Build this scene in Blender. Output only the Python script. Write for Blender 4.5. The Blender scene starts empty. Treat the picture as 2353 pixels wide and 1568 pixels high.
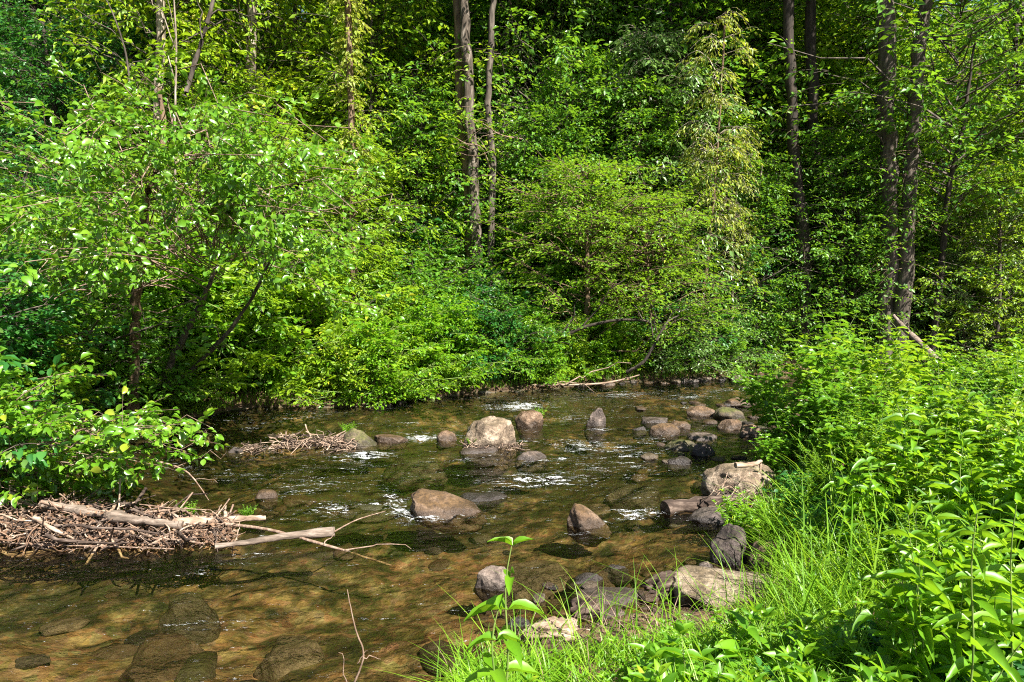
import bpy, math, random
import numpy as np
from mathutils import Vector
R = math.radians
rng = np.random.default_rng(7)
random.seed(7)
scene = bpy.context.scene
col = scene.collection

# ------------------------------------------------------------------ camera, sky, sun, exposure
F = 1569.0; CX, CY = 1176.5, 784.0; HC = 2.3
TH = math.atan((784 - 650) / F)
cam_d = bpy.data.cameras.new('camera'); cam = bpy.data.objects.new('camera', cam_d); col.objects.link(cam)
cam_d.sensor_width = 36; cam_d.lens = F / 2353 * 36; cam_d.clip_end = 600; cam_d.clip_start = 0.05
cam.location = (0, 0, HC); cam.rotation_euler = (R(90) - TH, 0, 0)
scene.camera = cam
SUN = Vector((0.45, -0.50, 0.74)).normalized()
EL = math.asin(SUN.z); AZ = math.atan2(SUN.x, SUN.y)
world = bpy.data.worlds.new('World'); scene.world = world; world.use_nodes = True
nt = world.node_tree; nt.nodes.clear()
sky = nt.nodes.new('ShaderNodeTexSky'); sky.sky_type = 'NISHITA'; sky.sun_disc = False
sky.sun_elevation = EL; sky.sun_rotation = AZ
bg = nt.nodes.new('ShaderNodeBackground'); bg.inputs[1].default_value = 0.05
wo = nt.nodes.new('ShaderNodeOutputWorld')
nt.links.new(sky.outputs[0], bg.inputs[0]); nt.links.new(bg.outputs[0], wo.inputs[0])
sd = bpy.data.lights.new('sun', 'SUN'); sd.energy = 5.0; sd.angle = R(0.5); sd.color = (1, 0.95, 0.86)
so = bpy.data.objects.new('sun', sd); col.objects.link(so)
so.rotation_euler = SUN.to_track_quat('Z', 'Y').to_euler(); so.location = (20, -10, 30)
vs = scene.view_settings
vs.view_transform = 'Standard'; vs.look = 'None'; vs.exposure = 1.7; vs.gamma = 1
cy = scene.cycles
cy.filter_width = 1.1; cy.use_denoising = False; cy.sample_clamp_indirect = 3
cy.max_bounces = 7; cy.diffuse_bounces = 2; cy.glossy_bounces = 2; cy.transmission_bounces = 4
cy.transparent_max_bounces = 8; cy.caustics_reflective = False; cy.caustics_refractive = False

# ------------------------------------------------------------------ helpers
def ray(px, py):
    a = (px - CX) / F; b = -(py - CY) / F
    return np.array([a, math.cos(TH) + math.sin(TH) * b, -math.sin(TH) + math.cos(TH) * b])
def G(px, py, z=0.0):            # picture point -> the point of the level z it shows
    r = ray(px, py); return np.array([0, 0, HC]) + r * ((z - HC) / r[2])
def D(px, py, Y):                # picture point at distance Y
    r = ray(px, py); return np.array([0, 0, HC]) + r * (Y / r[1])

def nrm(v):
    return v / (np.linalg.norm(v, axis=-1, keepdims=True) + 1e-9)

_perm = np.random.default_rng(3).random((256, 256, 4)).astype(np.float32)
def vnoise(x, y, k=0):
    xi = np.floor(x).astype(int); yi = np.floor(y).astype(int)
    fx = x - xi; fy = y - yi; fx = fx * fx * (3 - 2 * fx); fy = fy * fy * (3 - 2 * fy)
    g = lambda a, b: _perm[a & 255, b & 255, k]
    return ((g(xi, yi) * (1 - fx) + g(xi + 1, yi) * fx) * (1 - fy) + (g(xi, yi + 1) * (1 - fx) + g(xi + 1, yi + 1) * fx) * fy) * 2 - 1
def fbm(x, y, o=4, k=0):
    s = 0; a = 1.0
    for i in range(o):
        s = s + a * vnoise(x * 2 ** i + 17.3 * i, y * 2 ** i + 9.1 * i, k); a *= 0.5
    return s
_p3 = np.random.default_rng(5).random((32, 32, 32)).astype(np.float32)
def n3(p):
    i = np.floor(p).astype(int); f = p - i; f = f * f * (3 - 2 * f)
    r = 0
    for a in (0, 1):
        for b in (0, 1):
            for c in (0, 1):
                w = (f[:, 0] if a else 1 - f[:, 0]) * (f[:, 1] if b else 1 - f[:, 1]) * (f[:, 2] if c else 1 - f[:, 2])
                r = r + w * _p3[(i[:, 0] + a) & 31, (i[:, 1] + b) & 31, (i[:, 2] + c) & 31]
    return r * 2 - 1

class MB:
    def __init__(s): s.v = []; s.f = {}; s.n = 0
    def add(s, v, f, m=0):
        v = np.asarray(v, float).reshape(-1, 3); f = np.asarray(f, int)
        s.v.append(v); s.f.setdefault((f.shape[1], m), []).append(f + s.n); s.n += len(v)
    def mesh(s, name, mats, smooth=False):
        me = bpy.data.meshes.new(name)
        v = np.concatenate(s.v).astype(np.float32)
        me.vertices.add(len(v)); me.vertices.foreach_set('co', v.ravel())
        loops = []; starts = []; mi = []; pos = 0
        for (k, m), fl in s.f.items():
            f = np.concatenate(fl); loops.append(f.ravel())
            starts.append(pos + np.arange(len(f)) * k); pos += f.size; mi.append(np.full(len(f), m))
        loops = np.concatenate(loops).astype(np.int32); starts = np.concatenate(starts).astype(np.int32); mi = np.concatenate(mi).astype(np.int32)
        me.loops.add(len(loops)); me.loops.foreach_set('vertex_index', loops)
        me.polygons.add(len(starts)); me.polygons.foreach_set('loop_start', starts)
        me.polygons.foreach_set('material_index', mi)
        if smooth: me.polygons.foreach_set('use_smooth', np.ones(len(starts), bool))
        for m in mats: me.materials.append(m)
        me.update(calc_edges=True); me.validate()
        return me
def link(name, me, parent=None, loc=None):
    o = bpy.data.objects.new(name, me); col.objects.link(o)
    if parent: o.parent = parent
    if loc is not None: o.location = loc
    return o
def tag(o, label=None, cat=None, group=None, kind=None):
    if label: o['label'] = label
    if cat: o['category'] = cat
    if group: o['group'] = group
    if kind: o['kind'] = kind
    return o
def empty(name, loc, label, cat, group=None, rz=0, sc=1):
    o = link(name, None, None, loc); o.empty_display_size = 0.1; o.rotation_euler.z = rz; o.scale = (sc, sc, sc)
    return tag(o, label, cat, group)

def tubes(P, rad, s=4):
    P = np.asarray(P, float); rad = np.asarray(rad, float); n, k, _ = P.shape
    t = np.gradient(P, axis=1); t = nrm(t)
    ref = np.where(np.abs(t[..., 2:3]) > 0.9, np.array([1., 0, 0]), np.array([0, 0, 1.]))
    a = nrm(np.cross(t, ref)); b = np.cross(t, a)
    an = np.arange(s) * 2 * np.pi / s
    ring = P[:, :, None] + rad[:, :, None, None] * (np.cos(an)[:, None] * a[:, :, None] + np.sin(an)[:, None] * b[:, :, None])
    idx = np.arange(n * k * s).reshape(n, k, s)
    q = np.stack([idx[:, :-1], np.roll(idx[:, :-1], -1, 2), np.roll(idx[:, 1:], -1, 2), idx[:, 1:]], -1).reshape(-1, 4)
    return ring.reshape(-1, 3), q

LT = {  # leaf templates: (along, side, normal), faces
 'far': (np.array([[0, 0, 0], [.45, .5, .1], [1, 0, -.12], [.45, -.5, .1]]), np.array([[0, 2, 1], [0, 3, 2]])),
 'mid': (np.array([[0, 0, 0], [.28, .4, .1], [.65, .42, .06], [1, 0, -.16], [.65, -.42, .06], [.28, -.4, .1], [.5, 0, -.03]]),
         np.array([[0, 6, 1], [1, 6, 2], [2, 6, 3], [0, 5, 6], [5, 4, 6], [4, 3, 6]])),
}
def near_leaf(round_=True, nseg=6):
    v = []; f = []
    for i in range(nseg + 1):
        t = i / nseg
        w = (math.sin(math.pi * t ** (1.15 if round_ else 0.75)) ** 0.75 if 0 < t < 1 else 0.01) * 0.5
        if not round_: w *= (1 - 0.25 * t)
        c = -0.28 * t * t
        v += [[t, -w, c + w * .35 + .03 * math.sin(9 * t)], [t, 0, c], [t, w, c + w * .35 - .03 * math.sin(8 * t)]]
    for i in range(nseg):
        b = 3 * i
        f += [[b, b + 1, b + 4, b + 3], [b + 1, b + 2, b + 5, b + 4]]
    return np.array(v), np.array(f)
LT['near'] = near_leaf(True, 5); LT['lance'] = near_leaf(False, 6); LT['lance_lo'] = near_leaf(False, 3)

def leaves(mb, P, U, N, L, Wd, tpl='mid', m=0):
    tv, tf = LT[tpl]; n = len(P)
    U = nrm(U); S = nrm(np.cross(N, U)); N = np.cross(U, S)
    L = np.broadcast_to(L, (n,)); Wd = np.broadcast_to(Wd, (n,))
    cu = rng.uniform(.4, 1.9, n)
    V = P[:, None] + tv[None, :, 0:1] * (L[:, None, None] * U[:, None]) + tv[None, :, 1:2] * (Wd[:, None, None] * S[:, None]) \
        + tv[None, :, 2:3] * ((L * cu)[:, None, None] * N[:, None])
    f = (np.arange(n)[:, None, None] * len(tv) + tf[None]).reshape(-1, tf.shape[1])
    mb.add(V.reshape(-1, 3), f, m)

# ------------------------------------------------------------------ materials
def newmat(name):
    m = bpy.data.materials.new(name); m.use_nodes = True; n = m.node_tree; n.nodes.clear(); return m, n
def ramp(n, fac, stops):
    r = n.nodes.new('ShaderNodeValToRGB'); e = r.color_ramp.elements
    while len(e) < len(stops): e.new(0.5)
    for i, (p, c) in enumerate(stops): e[i].position = p; e[i].color = (*c, 1) if len(c) == 3 else c
    n.links.new(fac, r.inputs[0]); return r.outputs[0]
def noise(n, scale, detail=4, vec=None, rough=0.55, out=0):
    t = n.nodes.new('ShaderNodeTexNoise'); t.inputs['Scale'].default_value = scale; t.inputs['Detail'].default_value = detail; t.inputs['Roughness'].default_value = rough
    if vec: n.links.new(vec, t.inputs['Vector'])
    return t.outputs[out]
def mapping(n, src, scale=(1, 1, 1), rot=(0, 0, 0)):
    m = n.nodes.new('ShaderNodeMapping'); m.inputs['Scale'].default_value = scale; m.inputs['Rotation'].default_value = rot
    n.links.new(src, m.inputs[0]); return m.outputs[0]
def mixc(n, fac, a, b, mode='MIX'):
    x = n.nodes.new('ShaderNodeMix'); x.data_type = 'RGBA'; x.blend_type = mode
    for sock, val in ((x.inputs[0], fac), (x.inputs[6], a), (x.inputs[7], b)):
        if hasattr(val, 'links'): n.links.new(val, sock)
        elif isinstance(val, (int, float)): sock.default_value = val
        else: sock.default_value = (*val, 1)
    return x.outputs[2]
def math_(n, op, a, b=None, clamp=False):
    x = n.nodes.new('ShaderNodeMath'); x.operation = op; x.use_clamp = clamp
    for i, val in enumerate((a, b)):
        if val is None: continue
        if hasattr(val, 'links'): n.links.new(val, x.inputs[i])
        else: x.inputs[i].default_value = val
    return x.outputs[0]
def bump(n, h, strength=0.5, dist=0.02):
    b = n.nodes.new('ShaderNodeBump'); b.inputs['Strength'].default_value = strength; b.inputs['Distance'].default_value = dist
    n.links.new(h, b.inputs['Height']); return b.outputs[0]
def prin(n, color, rough=0.8, normal=None, spec=0.5):
    p = n.nodes.new('ShaderNodeBsdfPrincipled')
    for k, val in (('Base Color', color), ('Roughness', rough), ('Specular IOR Level', spec)):
        if hasattr(val, 'links'): n.links.new(val, p.inputs[k])
        elif isinstance(val, (int, float)): p.inputs[k].default_value = val
        else: p.inputs[k].default_value = (*val, 1)
    if normal is not None: n.links.new(normal, p.inputs['Normal'])
    return p.outputs[0]
def out(n, sh):
    o = n.nodes.new('ShaderNodeOutputMaterial'); n.links.new(sh, o.inputs[0])
def texco(n, which='Object'):
    return n.nodes.new('ShaderNodeTexCoord').outputs[which]

def leafmat(name, dark, mid, light, trans, tfac=0.4, gloss=0.45, spec=0.5):
    m, n = newmat(name)
    g = n.nodes.new('ShaderNodeNewGeometry')
    oi = n.nodes.new('ShaderNodeObjectInfo')
    r = math_(n, 'ADD', math_(n, 'MULTIPLY', g.outputs['Random Per Island'], 0.75), math_(n, 'MULTIPLY', oi.outputs['Random'], 0.25))
    c = ramp(n, r, [(0.0, dark), (0.5, mid), (0.9, light), (0.94, (light[0] * 1.3 + .06, light[1] * .95, light[2]))])
    nz = noise(n, 0.9, 2, texco(n))
    c = mixc(n, math_(n, 'MULTIPLY', nz, 0.55), c, tuple(x * 0.55 for x in mid))
    p = prin(n, c, gloss, None, spec)
    t = n.nodes.new('ShaderNodeBsdfTranslucent')
    n.links.new(mixc(n, 0.65, c, trans, 'MIX'), t.inputs[0])
    mx = n.nodes.new('ShaderNodeMixShader'); mx.inputs[0].default_value = tfac
    n.links.new(p, mx.inputs[1]); n.links.new(t.outputs[0], mx.inputs[2])
    out(n, mx.outputs[0]); return m
LM = {
 'alder':  leafmat('alder_leaf', (.055, .16, .008), (.11, .27, .012), (.20, .38, .028), (.32, .60, .02), .36, .34, .8),
 'forest': leafmat('forest_leaf', (.042, .14, .014), (.095, .25, .020), (.19, .37, .035), (.34, .60, .02), .38, .42),
 'deep':   leafmat('deep_leaf', (.018, .10, .020), (.038, .17, .030), (.085, .26, .05), (.16, .46, .03), .36, .4),
 'lime':   leafmat('lime_leaf', (.11, .23, .010), (.21, .37, .014), (.33, .48, .02), (.46, .66, .02), .42, .5),
 'layer':  leafmat('layered_leaf', (.07, .17, .012), (.14, .29, .016), (.25, .42, .03), (.38, .60, .02), .4, .42),
 'pale':   leafmat('pale_leaf', (.08, .18, .03), (.16, .29, .065), (.27, .42, .13), (.30, .50, .10), .34, .32, 1.0),
 'yellow': leafmat('yellow_leaf', (.15, .22, .03), (.28, .36, .04), (.44, .46, .07), (.56, .60, .05), .42, .45),
 'herb':   leafmat('herb_leaf', (.06, .18, .008), (.13, .31, .012), (.25, .45, .02), (.42, .70, .02), .42, .40),
 'grass':  leafmat('grass_blade', (.07, .20, .01), (.17, .37, .015), (.31, .50, .03), (.46, .72, .03), .45, .45),
}
def barkmat(name, a, b, c, scale=6, moss=0.0, axis='z'):
    m, n = newmat(name)
    v = mapping(n, texco(n), (scale, scale, scale * 0.22) if axis == 'z' else (scale * .2, scale, scale))
    h = noise(n, 2.2, 8, v, 0.65)
    cc = ramp(n, h, [(0.3, a), (0.5, b), (0.7, c)])
    if moss:
        mm = ramp(n, noise(n, 1.3, 5, texco(n)), [(0.45, (0, 0, 0)), (0.6, (1, 1, 1))])
        cc = mixc(n, math_(n, 'MULTIPLY', mm, moss), cc, (.06, .09, .02))
    out(n, prin(n, cc, 0.85, bump(n, h, 0.9, 0.02), 0.3)); return m
BM = {
 'pale': barkmat('pale_bark', (.10, .075, .05), (.26, .21, .16), (.48, .42, .35)),
 'mottled': barkmat('mottled_bark', (.018, .014, .01), (.08, .062, .045), (.26, .22, .18)),
 'grey': barkmat('grey_bark', (.022, .018, .014), (.075, .06, .047), (.17, .14, .11)),
 'dark': barkmat('dark_bark', (.012, .01, .008), (.035, .027, .02), (.08, .06, .045)),
 'brown': barkmat('brown_bark', (.05, .032, .02), (.13, .085, .05), (.24, .17, .11)),
 'drift': barkmat('driftwood', (.10, .06, .04), (.27, .19, .135), (.52, .42, .33), 9, 0, 'x'),
 'wetwood': barkmat('wet_driftwood', (.015, .01, .008), (.06, .04, .03), (.20, .15, .12), 8, 0, 'x'),
 'twig': barkmat('twig', (.10, .06, .04), (.21, .14, .10), (.38, .29, .22), 10),
 'greywood': barkmat('grey_weathered_wood', (.05, .038, .028), (.17, .13, .10), (.36, .29, .24), 9, 0, 'x'),
 'litter': barkmat('leaf_litter', (.05, .028, .018), (.15, .085, .05), (.34, .22, .15), 5),
}
def stemmat():
    m, n = newmat('green_stem'); out(n, prin(n, ramp(n, noise(n, 6, 2, texco(n)), [(.3, (.07, .14, .02)), (.7, (.20, .26, .06))]), .6)); return m
BM['stem'] = stemmat()

def rockmat(name, base, light, mossc, mossamt=0.5, warm=0.3):
    m, n = newmat(name)
    oc = texco(n); geo = n.nodes.new('ShaderNodeNewGeometry')
    oi = n.nodes.new('ShaderNodeObjectInfo')
    off = n.nodes.new('ShaderNodeVectorMath'); off.operation = 'ADD'
    n.links.new(oc, off.inputs[0])
    sc = n.nodes.new('ShaderNodeVectorMath'); sc.operation = 'SCALE'; n.links.new(oi.outputs['Location'], sc.inputs[0]); sc.inputs['Scale'].default_value = 3.1
    n.links.new(sc.outputs[0], off.inputs[1]); vec = off.outputs[0]
    a = noise(n, 5, 9, vec, 0.65); b = noise(n, 26, 7, vec, 0.72)
    dk = tuple(x * 0.35 for x in base)
    c = ramp(n, a, [(0.34, dk), (0.47, base), (0.62, light)])
    c = mixc(n, ramp(n, b, [(0.38, (.75, .75, .75)), (0.56, (0, 0, 0))]), c, dk)
    vv = n.nodes.new('ShaderNodeTexVoronoi'); vv.inputs['Scale'].default_value = 30; n.links.new(vec, vv.inputs['Vector'])
    c = mixc(n, ramp(n, vv.outputs['Distance'], [(0.12, (.5, .5, .5)), (0.25, (0, 0, 0))]), c, light)
    sep = n.nodes.new('ShaderNodeSeparateXYZ'); n.links.new(geo.outputs['Normal'], sep.inputs[0])
    up = math_(n, 'ADD', sep.outputs[2], math_(n, 'MULTIPLY', math_(n, 'SUBTRACT', noise(n, 3.5, 6, vec, .7), .5), 2.4))
    mk = ramp(n, up, [(0.55, (0, 0, 0)), (0.95, (1, 1, 1))])
    mc = mixc(n, ramp(n, b, [(.4, (0, 0, 0)), (.6, (1, 1, 1))]), tuple(x * .4 for x in mossc), mossc)
    c = mixc(n, math_(n, 'MULTIPLY', mk, mossamt), c, mc)
    pz = n.nodes.new('ShaderNodeSeparateXYZ'); n.links.new(geo.outputs['Position'], pz.inputs[0])
    wet = ramp(n, math_(n, 'ADD', pz.outputs[2], math_(n, 'MULTIPLY', math_(n, 'SUBTRACT', a, .5), .16)), [(0.05, (1, 1, 1)), (0.10, (0, 0, 0))])
    c = mixc(n, math_(n, 'MULTIPLY', wet, .72), c, tuple(x * .22 for x in base))
    rg = math_(n, 'SUBTRACT', 0.85, math_(n, 'MULTIPLY', wet, 0.42))
    hh = math_(n, 'ADD', math_(n, 'MULTIPLY', a, 1.0), math_(n, 'MULTIPLY', b, .5))
    out(n, prin(n, c, rg, bump(n, hh, 1.0, 0.045), .5)); return m
RM = {
 'pale':  rockmat('pale_sandstone', (.21, .15, .10), (.48, .38, .28), (.10, .075, .03), .45),
 'brown': rockmat('brown_mossy_stone', (.14, .085, .05), (.32, .22, .15), (.11, .06, .018), .85),
 'olive': rockmat('olive_mossy_stone', (.11, .085, .05), (.20, .15, .09), (.09, .10, .015), .9),
 'purple': rockmat('purple_grey_stone', (.115, .085, .07), (.26, .205, .17), (.15, .09, .05), .25),
 'dark':  rockmat('dark_wet_stone', (.05, .035, .03), (.13, .10, .09), (.05, .04, .015), .4),
}

# ------------------------------------------------------------------ stream outline and terrain
far_px = [(-1500, 1200), (-500, 1150), (-100, 1120), (120, 1080), (260, 1010), (430, 965), (540, 942), (640, 940), (770, 935), (860, 936), (960, 915), (1060, 908), (1250, 893), (1430, 880), (1560, 876), (1740, 868), (2300, 862), (3300, 860)]
near_px = [(3300, 900), (2300, 905), (1900, 915), (1765, 950), (1750, 1040), (1785, 1095), (1740, 1160), (1700, 1200), (1735, 1270), (1760, 1330), (1590, 1400), (1440, 1430), (1300, 1475), (1200, 1540), (1010, 1600), (700, 1700), (0, 1850), (-1500, 1900)]
far_w = [G(*p)[:2] for p in far_px]; near_w = [G(*p)[:2] for p in near_px]
POLY = np.array(far_w + near_w)
FARL = np.array(far_w); NEARL = np.array(near_w)
def dist_line(x, y, L):
    d = np.full(x.shape, 1e9)
    for a, b in zip(L[:-1], L[1:]):
        e = b - a; t = np.clip(((x - a[0]) * e[0] + (y - a[1]) * e[1]) / (e @ e), 0, 1)
        d = np.minimum(d, np.hypot(x - a[0] - t * e[0], y - a[1] - t * e[1]))
    return d
def inside(x, y):
    c = np.zeros(x.shape, bool); P = POLY
    for a, b in zip(P, np.roll(P, -1, 0)):
        cond = (a[1] > y) != (b[1] > y)
        xi = (b[0] - a[0]) * (y - a[1]) / (b[1] - a[1] + 1e-12) + a[0]
        c ^= cond & (x < xi)
    return c
def height(x, y):
    x = np.asarray(x, float); y = np.asarray(y, float)
    wx = x + .18 * fbm(x * 1.1, y * 1.1, 3, 1); wy = y + .18 * fbm(x * 1.1, y * 1.1, 3, 2)
    ins = inside(wx, wy); df = dist_line(wx, wy, FARL); dn = dist_line(wx, wy, NEARL)
    bed = -0.05 - np.minimum(.42, .22 * np.minimum(df * 1.3, dn * .8)) + .07 * fbm(x * 1.3, y * 1.3, 4, 3) + .02 * fbm(x * 7, y * 7, 3, 1)
    bed = np.minimum(bed, -0.012)
    farb = .03 + .38 * (1 - np.exp(-df / .55)) + .02 * df + np.maximum(0, df - 2.5) * .13 + np.maximum(0, df - 10) * .32 \
        + np.minimum(df, 3) * .07 * fbm(x * .8, y * .8, 3, 1)
    hillcap = 40 - 0.0 * x
    farb = np.minimum(farb, hillcap)
    nearb = .02 + .34 * (1 - np.exp(-dn / .8)) + .03 * np.minimum(dn, 12) + np.minimum(dn, 1) * .05 * fbm(x * 1.5, y * 1.5, 3, 2)
    isfar = df < dn
    z = np.where(ins, bed, np.where(isfar, farb, nearb))
    return z + np.where(ins, 0, .012 * fbm(x * 6, y * 6, 3, 0))
def hz(x, y): return float(height(np.array([x]), np.array([y]))[0])

def grid(xs, ys, zf):
    X, Y = np.meshgrid(xs, ys); Z = zf(X, Y)
    v = np.stack([X, Y, Z], -1).reshape(-1, 3); nx, ny = len(xs), len(ys)
    i = np.arange(nx * ny).reshape(ny, nx)
    f = np.stack([i[:-1, :-1], i[:-1, 1:], i[1:, 1:], i[1:, :-1]], -1).reshape(-1, 4)
    return v, f
def axis(segs):
    o = []
    for a, b, s in segs: o.append(np.arange(a, b, s))
    return np.concatenate(o + [np.array([segs[-1][1]])])

m, n = newmat('stream_ground')
geo = n.nodes.new('ShaderNodeNewGeometry'); pos = geo.outputs['Position']
sx = n.nodes.new('ShaderNodeSeparateXYZ'); n.links.new(pos, sx.inputs[0])
soil = ramp(n, noise(n, 7, 8, pos, .7), [(.3, (.018, .012, .007)), (.5, (.07, .042, .022)), (.62, (.15, .09, .05)), (.75, (.27, .19, .11))])
flow = mapping(n, pos, (1, 1, 1), (0, 0, R(25)))
b1 = noise(n, .6, 5, flow, .55); b2 = noise(n, 4.5, 7, flow, .65); b3 = noise(n, 22, 4, pos, .6)
sand = ramp(n, b2, [(.25, (.055, .038, .019)), (.45, (.14, .094, .047)), (.62, (.25, .175, .095)), (.80, (.40, .31, .19))])
alg = ramp(n, b2, [(.35, (.020, .022, .010)), (.65, (.070, .058, .025))])
up_ = math_(n, 'MULTIPLY', math_(n, 'SUBTRACT', sx.outputs[1], 5.5), .05, False)
up_ = math_(n, 'MINIMUM', math_(n, 'MAXIMUM', up_, -.05), .13)  # bed colour carries a sunlit look nearby and the wood's dark reflection upstream
bed = mixc(n, ramp(n, math_(n, 'ADD', math_(n, 'SUBTRACT', b1, up_), math_(n, 'MULTIPLY', math_(n, 'SUBTRACT', b2, .5), .8)), [(.40, (1, 1, 1)), (.62, (0, 0, 0))]), sand, alg)
vo = n.nodes.new('ShaderNodeTexVoronoi'); vo.inputs['Scale'].default_value = 14; n.links.new(pos, vo.inputs['Vector'])
bed = mixc(n, .28, bed, mixc(n, 1.0, bed, vo.outputs['Color'], 'MULTIPLY'))
shore = ramp(n, sx.outputs[2], [(0.0, (0, 0, 0)), (0.035, (1, 1, 1))])
c = mixc(n, shore, bed, soil)
wetr = math_(n, 'SUBTRACT', .9, math_(n, 'MULTIPLY', ramp(n, sx.outputs[2], [(.0, (1, 1, 1)), (.06, (0, 0, 0))]), .5))
out(n, prin(n, c, wetr, bump(n, math_(n, 'ADD', b2, b3), .7, .04), .3))
ground_mat = m
xs = axis([(-90, -14, 2.0), (-14, -8, .25), (-8, 8, .07), (8, 14, .25), (14, 90, 2.0)])
ys = axis([(-8, 1.5, .5), (1.5, 14, .06), (14, 20, .16), (20, 120, 1.5)])
mb = MB(); mb.add(*grid(xs, ys, height))
tag(link('ground', mb.mesh('ground', [ground_mat], True)), 'brown leaf-littered banks, sandy stream bed and the wooded slope', kind='structure')

# ------------------------------------------------------------------ water
foam_px = [  # px, py, half width px, half height px, strength
 (775, 1172, 55, 14, 1.3), (745, 1160, 30, 10, .8), (905, 1158, 22, 26, 1.5), (930, 1178, 20, 12, .9), (1020, 1188, 80, 8, 1.0), (990, 1196, 40, 8, .9),
 (1445, 1188, 60, 10, 1.1), (1475, 1178, 40, 8, .8), (1245, 1108, 55, 12, 1.0), (1200, 1098, 45, 9, .7), (700, 1105, 55, 14, .7), (660, 1135, 40, 8, .6),
 (590, 1278, 70, 7, .8), (520, 1300, 50, 7, .9), (455, 1322, 28, 10, 1.0), (490, 1438, 70, 9, 1.0), (450, 1428, 40, 6, .8), (610, 1418, 50, 5, .6), (590, 1552, 60, 8, .6), (430, 1552, 60, 10, .6),
 (1212, 932, 40, 9, 1.2), (1180, 936, 30, 6, .8), (1440, 908, 45, 5, .9), (1590, 912, 40, 5, 1.0), (1660, 898, 55, 5, 1.2), (1720, 895, 30, 4, .9), (1540, 935, 40, 4, .6), (1440, 935, 50, 5, .7),
 (1340, 1030, 60, 10, .9), (1430, 1052, 60, 8, .7), (1300, 1012, 40, 7, .8), (1500, 1040, 50, 8, .8), (1250, 1060, 50, 6, .7), (985, 1005, 45, 8, 1.0), (960, 1012, 40, 6, .7),
 (1060, 1060, 90, 6, .5), (700, 958, 50, 5, .7), (640, 972, 50, 5, .6), (590, 985, 50, 5, .5), (830, 1048, 30, 7, 1.2), (880, 1046, 40, 6, .8), (860, 1075, 60, 5, .4), (1120, 1128, 60, 5, .5),
 (1500, 1075, 50, 6, .5), (1320, 960, 40, 5, .5), (1100, 950, 60, 4, .4), (1590, 935, 30, 4, .6), (1370, 990, 40, 4, .7), (1180, 1020, 40, 5, .6), (1560, 965, 30, 3, .6), (560, 1095, 50, 8, .4), (800, 1120, 60, 8, .4), (1420, 1100, 60, 6, .4), (1350, 1080, 60, 6, .4),
 (1085, 1053, 60, 4, .9), (1345, 1228, 50, 4, .8), (1195, 992, 35, 4, .8), (1500, 1008, 40, 4, .7), (1370, 985, 30, 3, .8), (600, 1152, 30, 4, .6), (1205, 1068, 40, 4, .7), (1120, 1192, 40, 6, .7), (1560, 1180, 30, 6, .6)]
def foam_field(x, y):
    s = np.zeros_like(x)
    for px, py, w, h, a in foam_px:
        if a == 0: continue
        c = G(px, py); e1 = G(px + w, py)[:2] - c[:2]; up = G(px, py - h)[:2] - c[:2]
        sx_, sy_ = abs(e1[0]) + 1e-3, abs(up[1]) + 1e-3
        # streaks lie along the current: rotated about 25 degrees
        dx, dy = x - c[0], y - c[1]; ca, sa = math.cos(R(18)), math.sin(R(18))
        u = dx * ca + dy * sa; v = -dx * sa + dy * ca
        s += .8 * a * np.exp(-(u / (sx_ * 1.5)) ** 2 - (v / (sy_ * 1.15)) ** 2)
    return s
def water_z(x, y):
    ca, sa = math.cos(R(20)), math.sin(R(20))
    u = x * ca + y * sa; v = -x * sa + y * ca
    f = np.minimum(foam_field(x, y), 1.3)
    calm = .45 + .55 * (1 / (1 + np.exp(-(y - 6.5) * 1.5)))
    z = calm * (.014 * fbm(u * 1.8, v * 4, 3, 0) + .0075 * fbm(u * 6, v * 12, 3, 1))
    z += f * (.022 * fbm(u * 8, v * 13, 3, 2) + .012)
    return z
xs = axis([(-40, -9, .5), (-9, -5, .06), (-5, 5.2, .028), (5.2, 9, .1), (9, 40, .5)])
ys = axis([(-2, 3.0, .1), (3.0, 9, .024), (9, 13, .04), (13, 18, .08), (18, 24, .5)])
WV, WF = grid(xs, ys, water_z)
mb = MB(); mb.add(WV, WF)
m, n = newmat('stream_water')
geo = n.nodes.new('ShaderNodeNewGeometry'); pos = geo.outputs['Position']
at = n.nodes.new('ShaderNodeAttribute'); at.attribute_name = 'foam'
fl = mapping(n, pos, (9, 20, 9), (0, 0, R(-20)))
fl2 = mapping(n, pos, (30, 55, 30), (0, 0, R(-20)))
h1 = noise(n, 1, 4, fl, .6); h2 = noise(n, 1, 3, fl2, .6)
hh = math_(n, 'ADD', h1, math_(n, 'MULTIPLY', h2, .22))
nb = bump(n, hh, .34, .03)
gl = n.nodes.new('ShaderNodeBsdfGlossy'); gl.inputs['Roughness'].default_value = .13; n.links.new(nb, gl.inputs['Normal'])
tr = n.nodes.new('ShaderNodeBsdfTransparent'); tr.inputs[0].default_value = (.80, .76, .58, 1)
fr = n.nodes.new('ShaderNodeFresnel'); fr.inputs[0].default_value = 1.33; n.links.new(nb, fr.inputs[1])
mx = n.nodes.new('ShaderNodeMixShader'); n.links.new(fr.outputs[0], mx.inputs[0]); n.links.new(tr.outputs[0], mx.inputs[1]); n.links.new(gl.outputs[0], mx.inputs[2])
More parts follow.
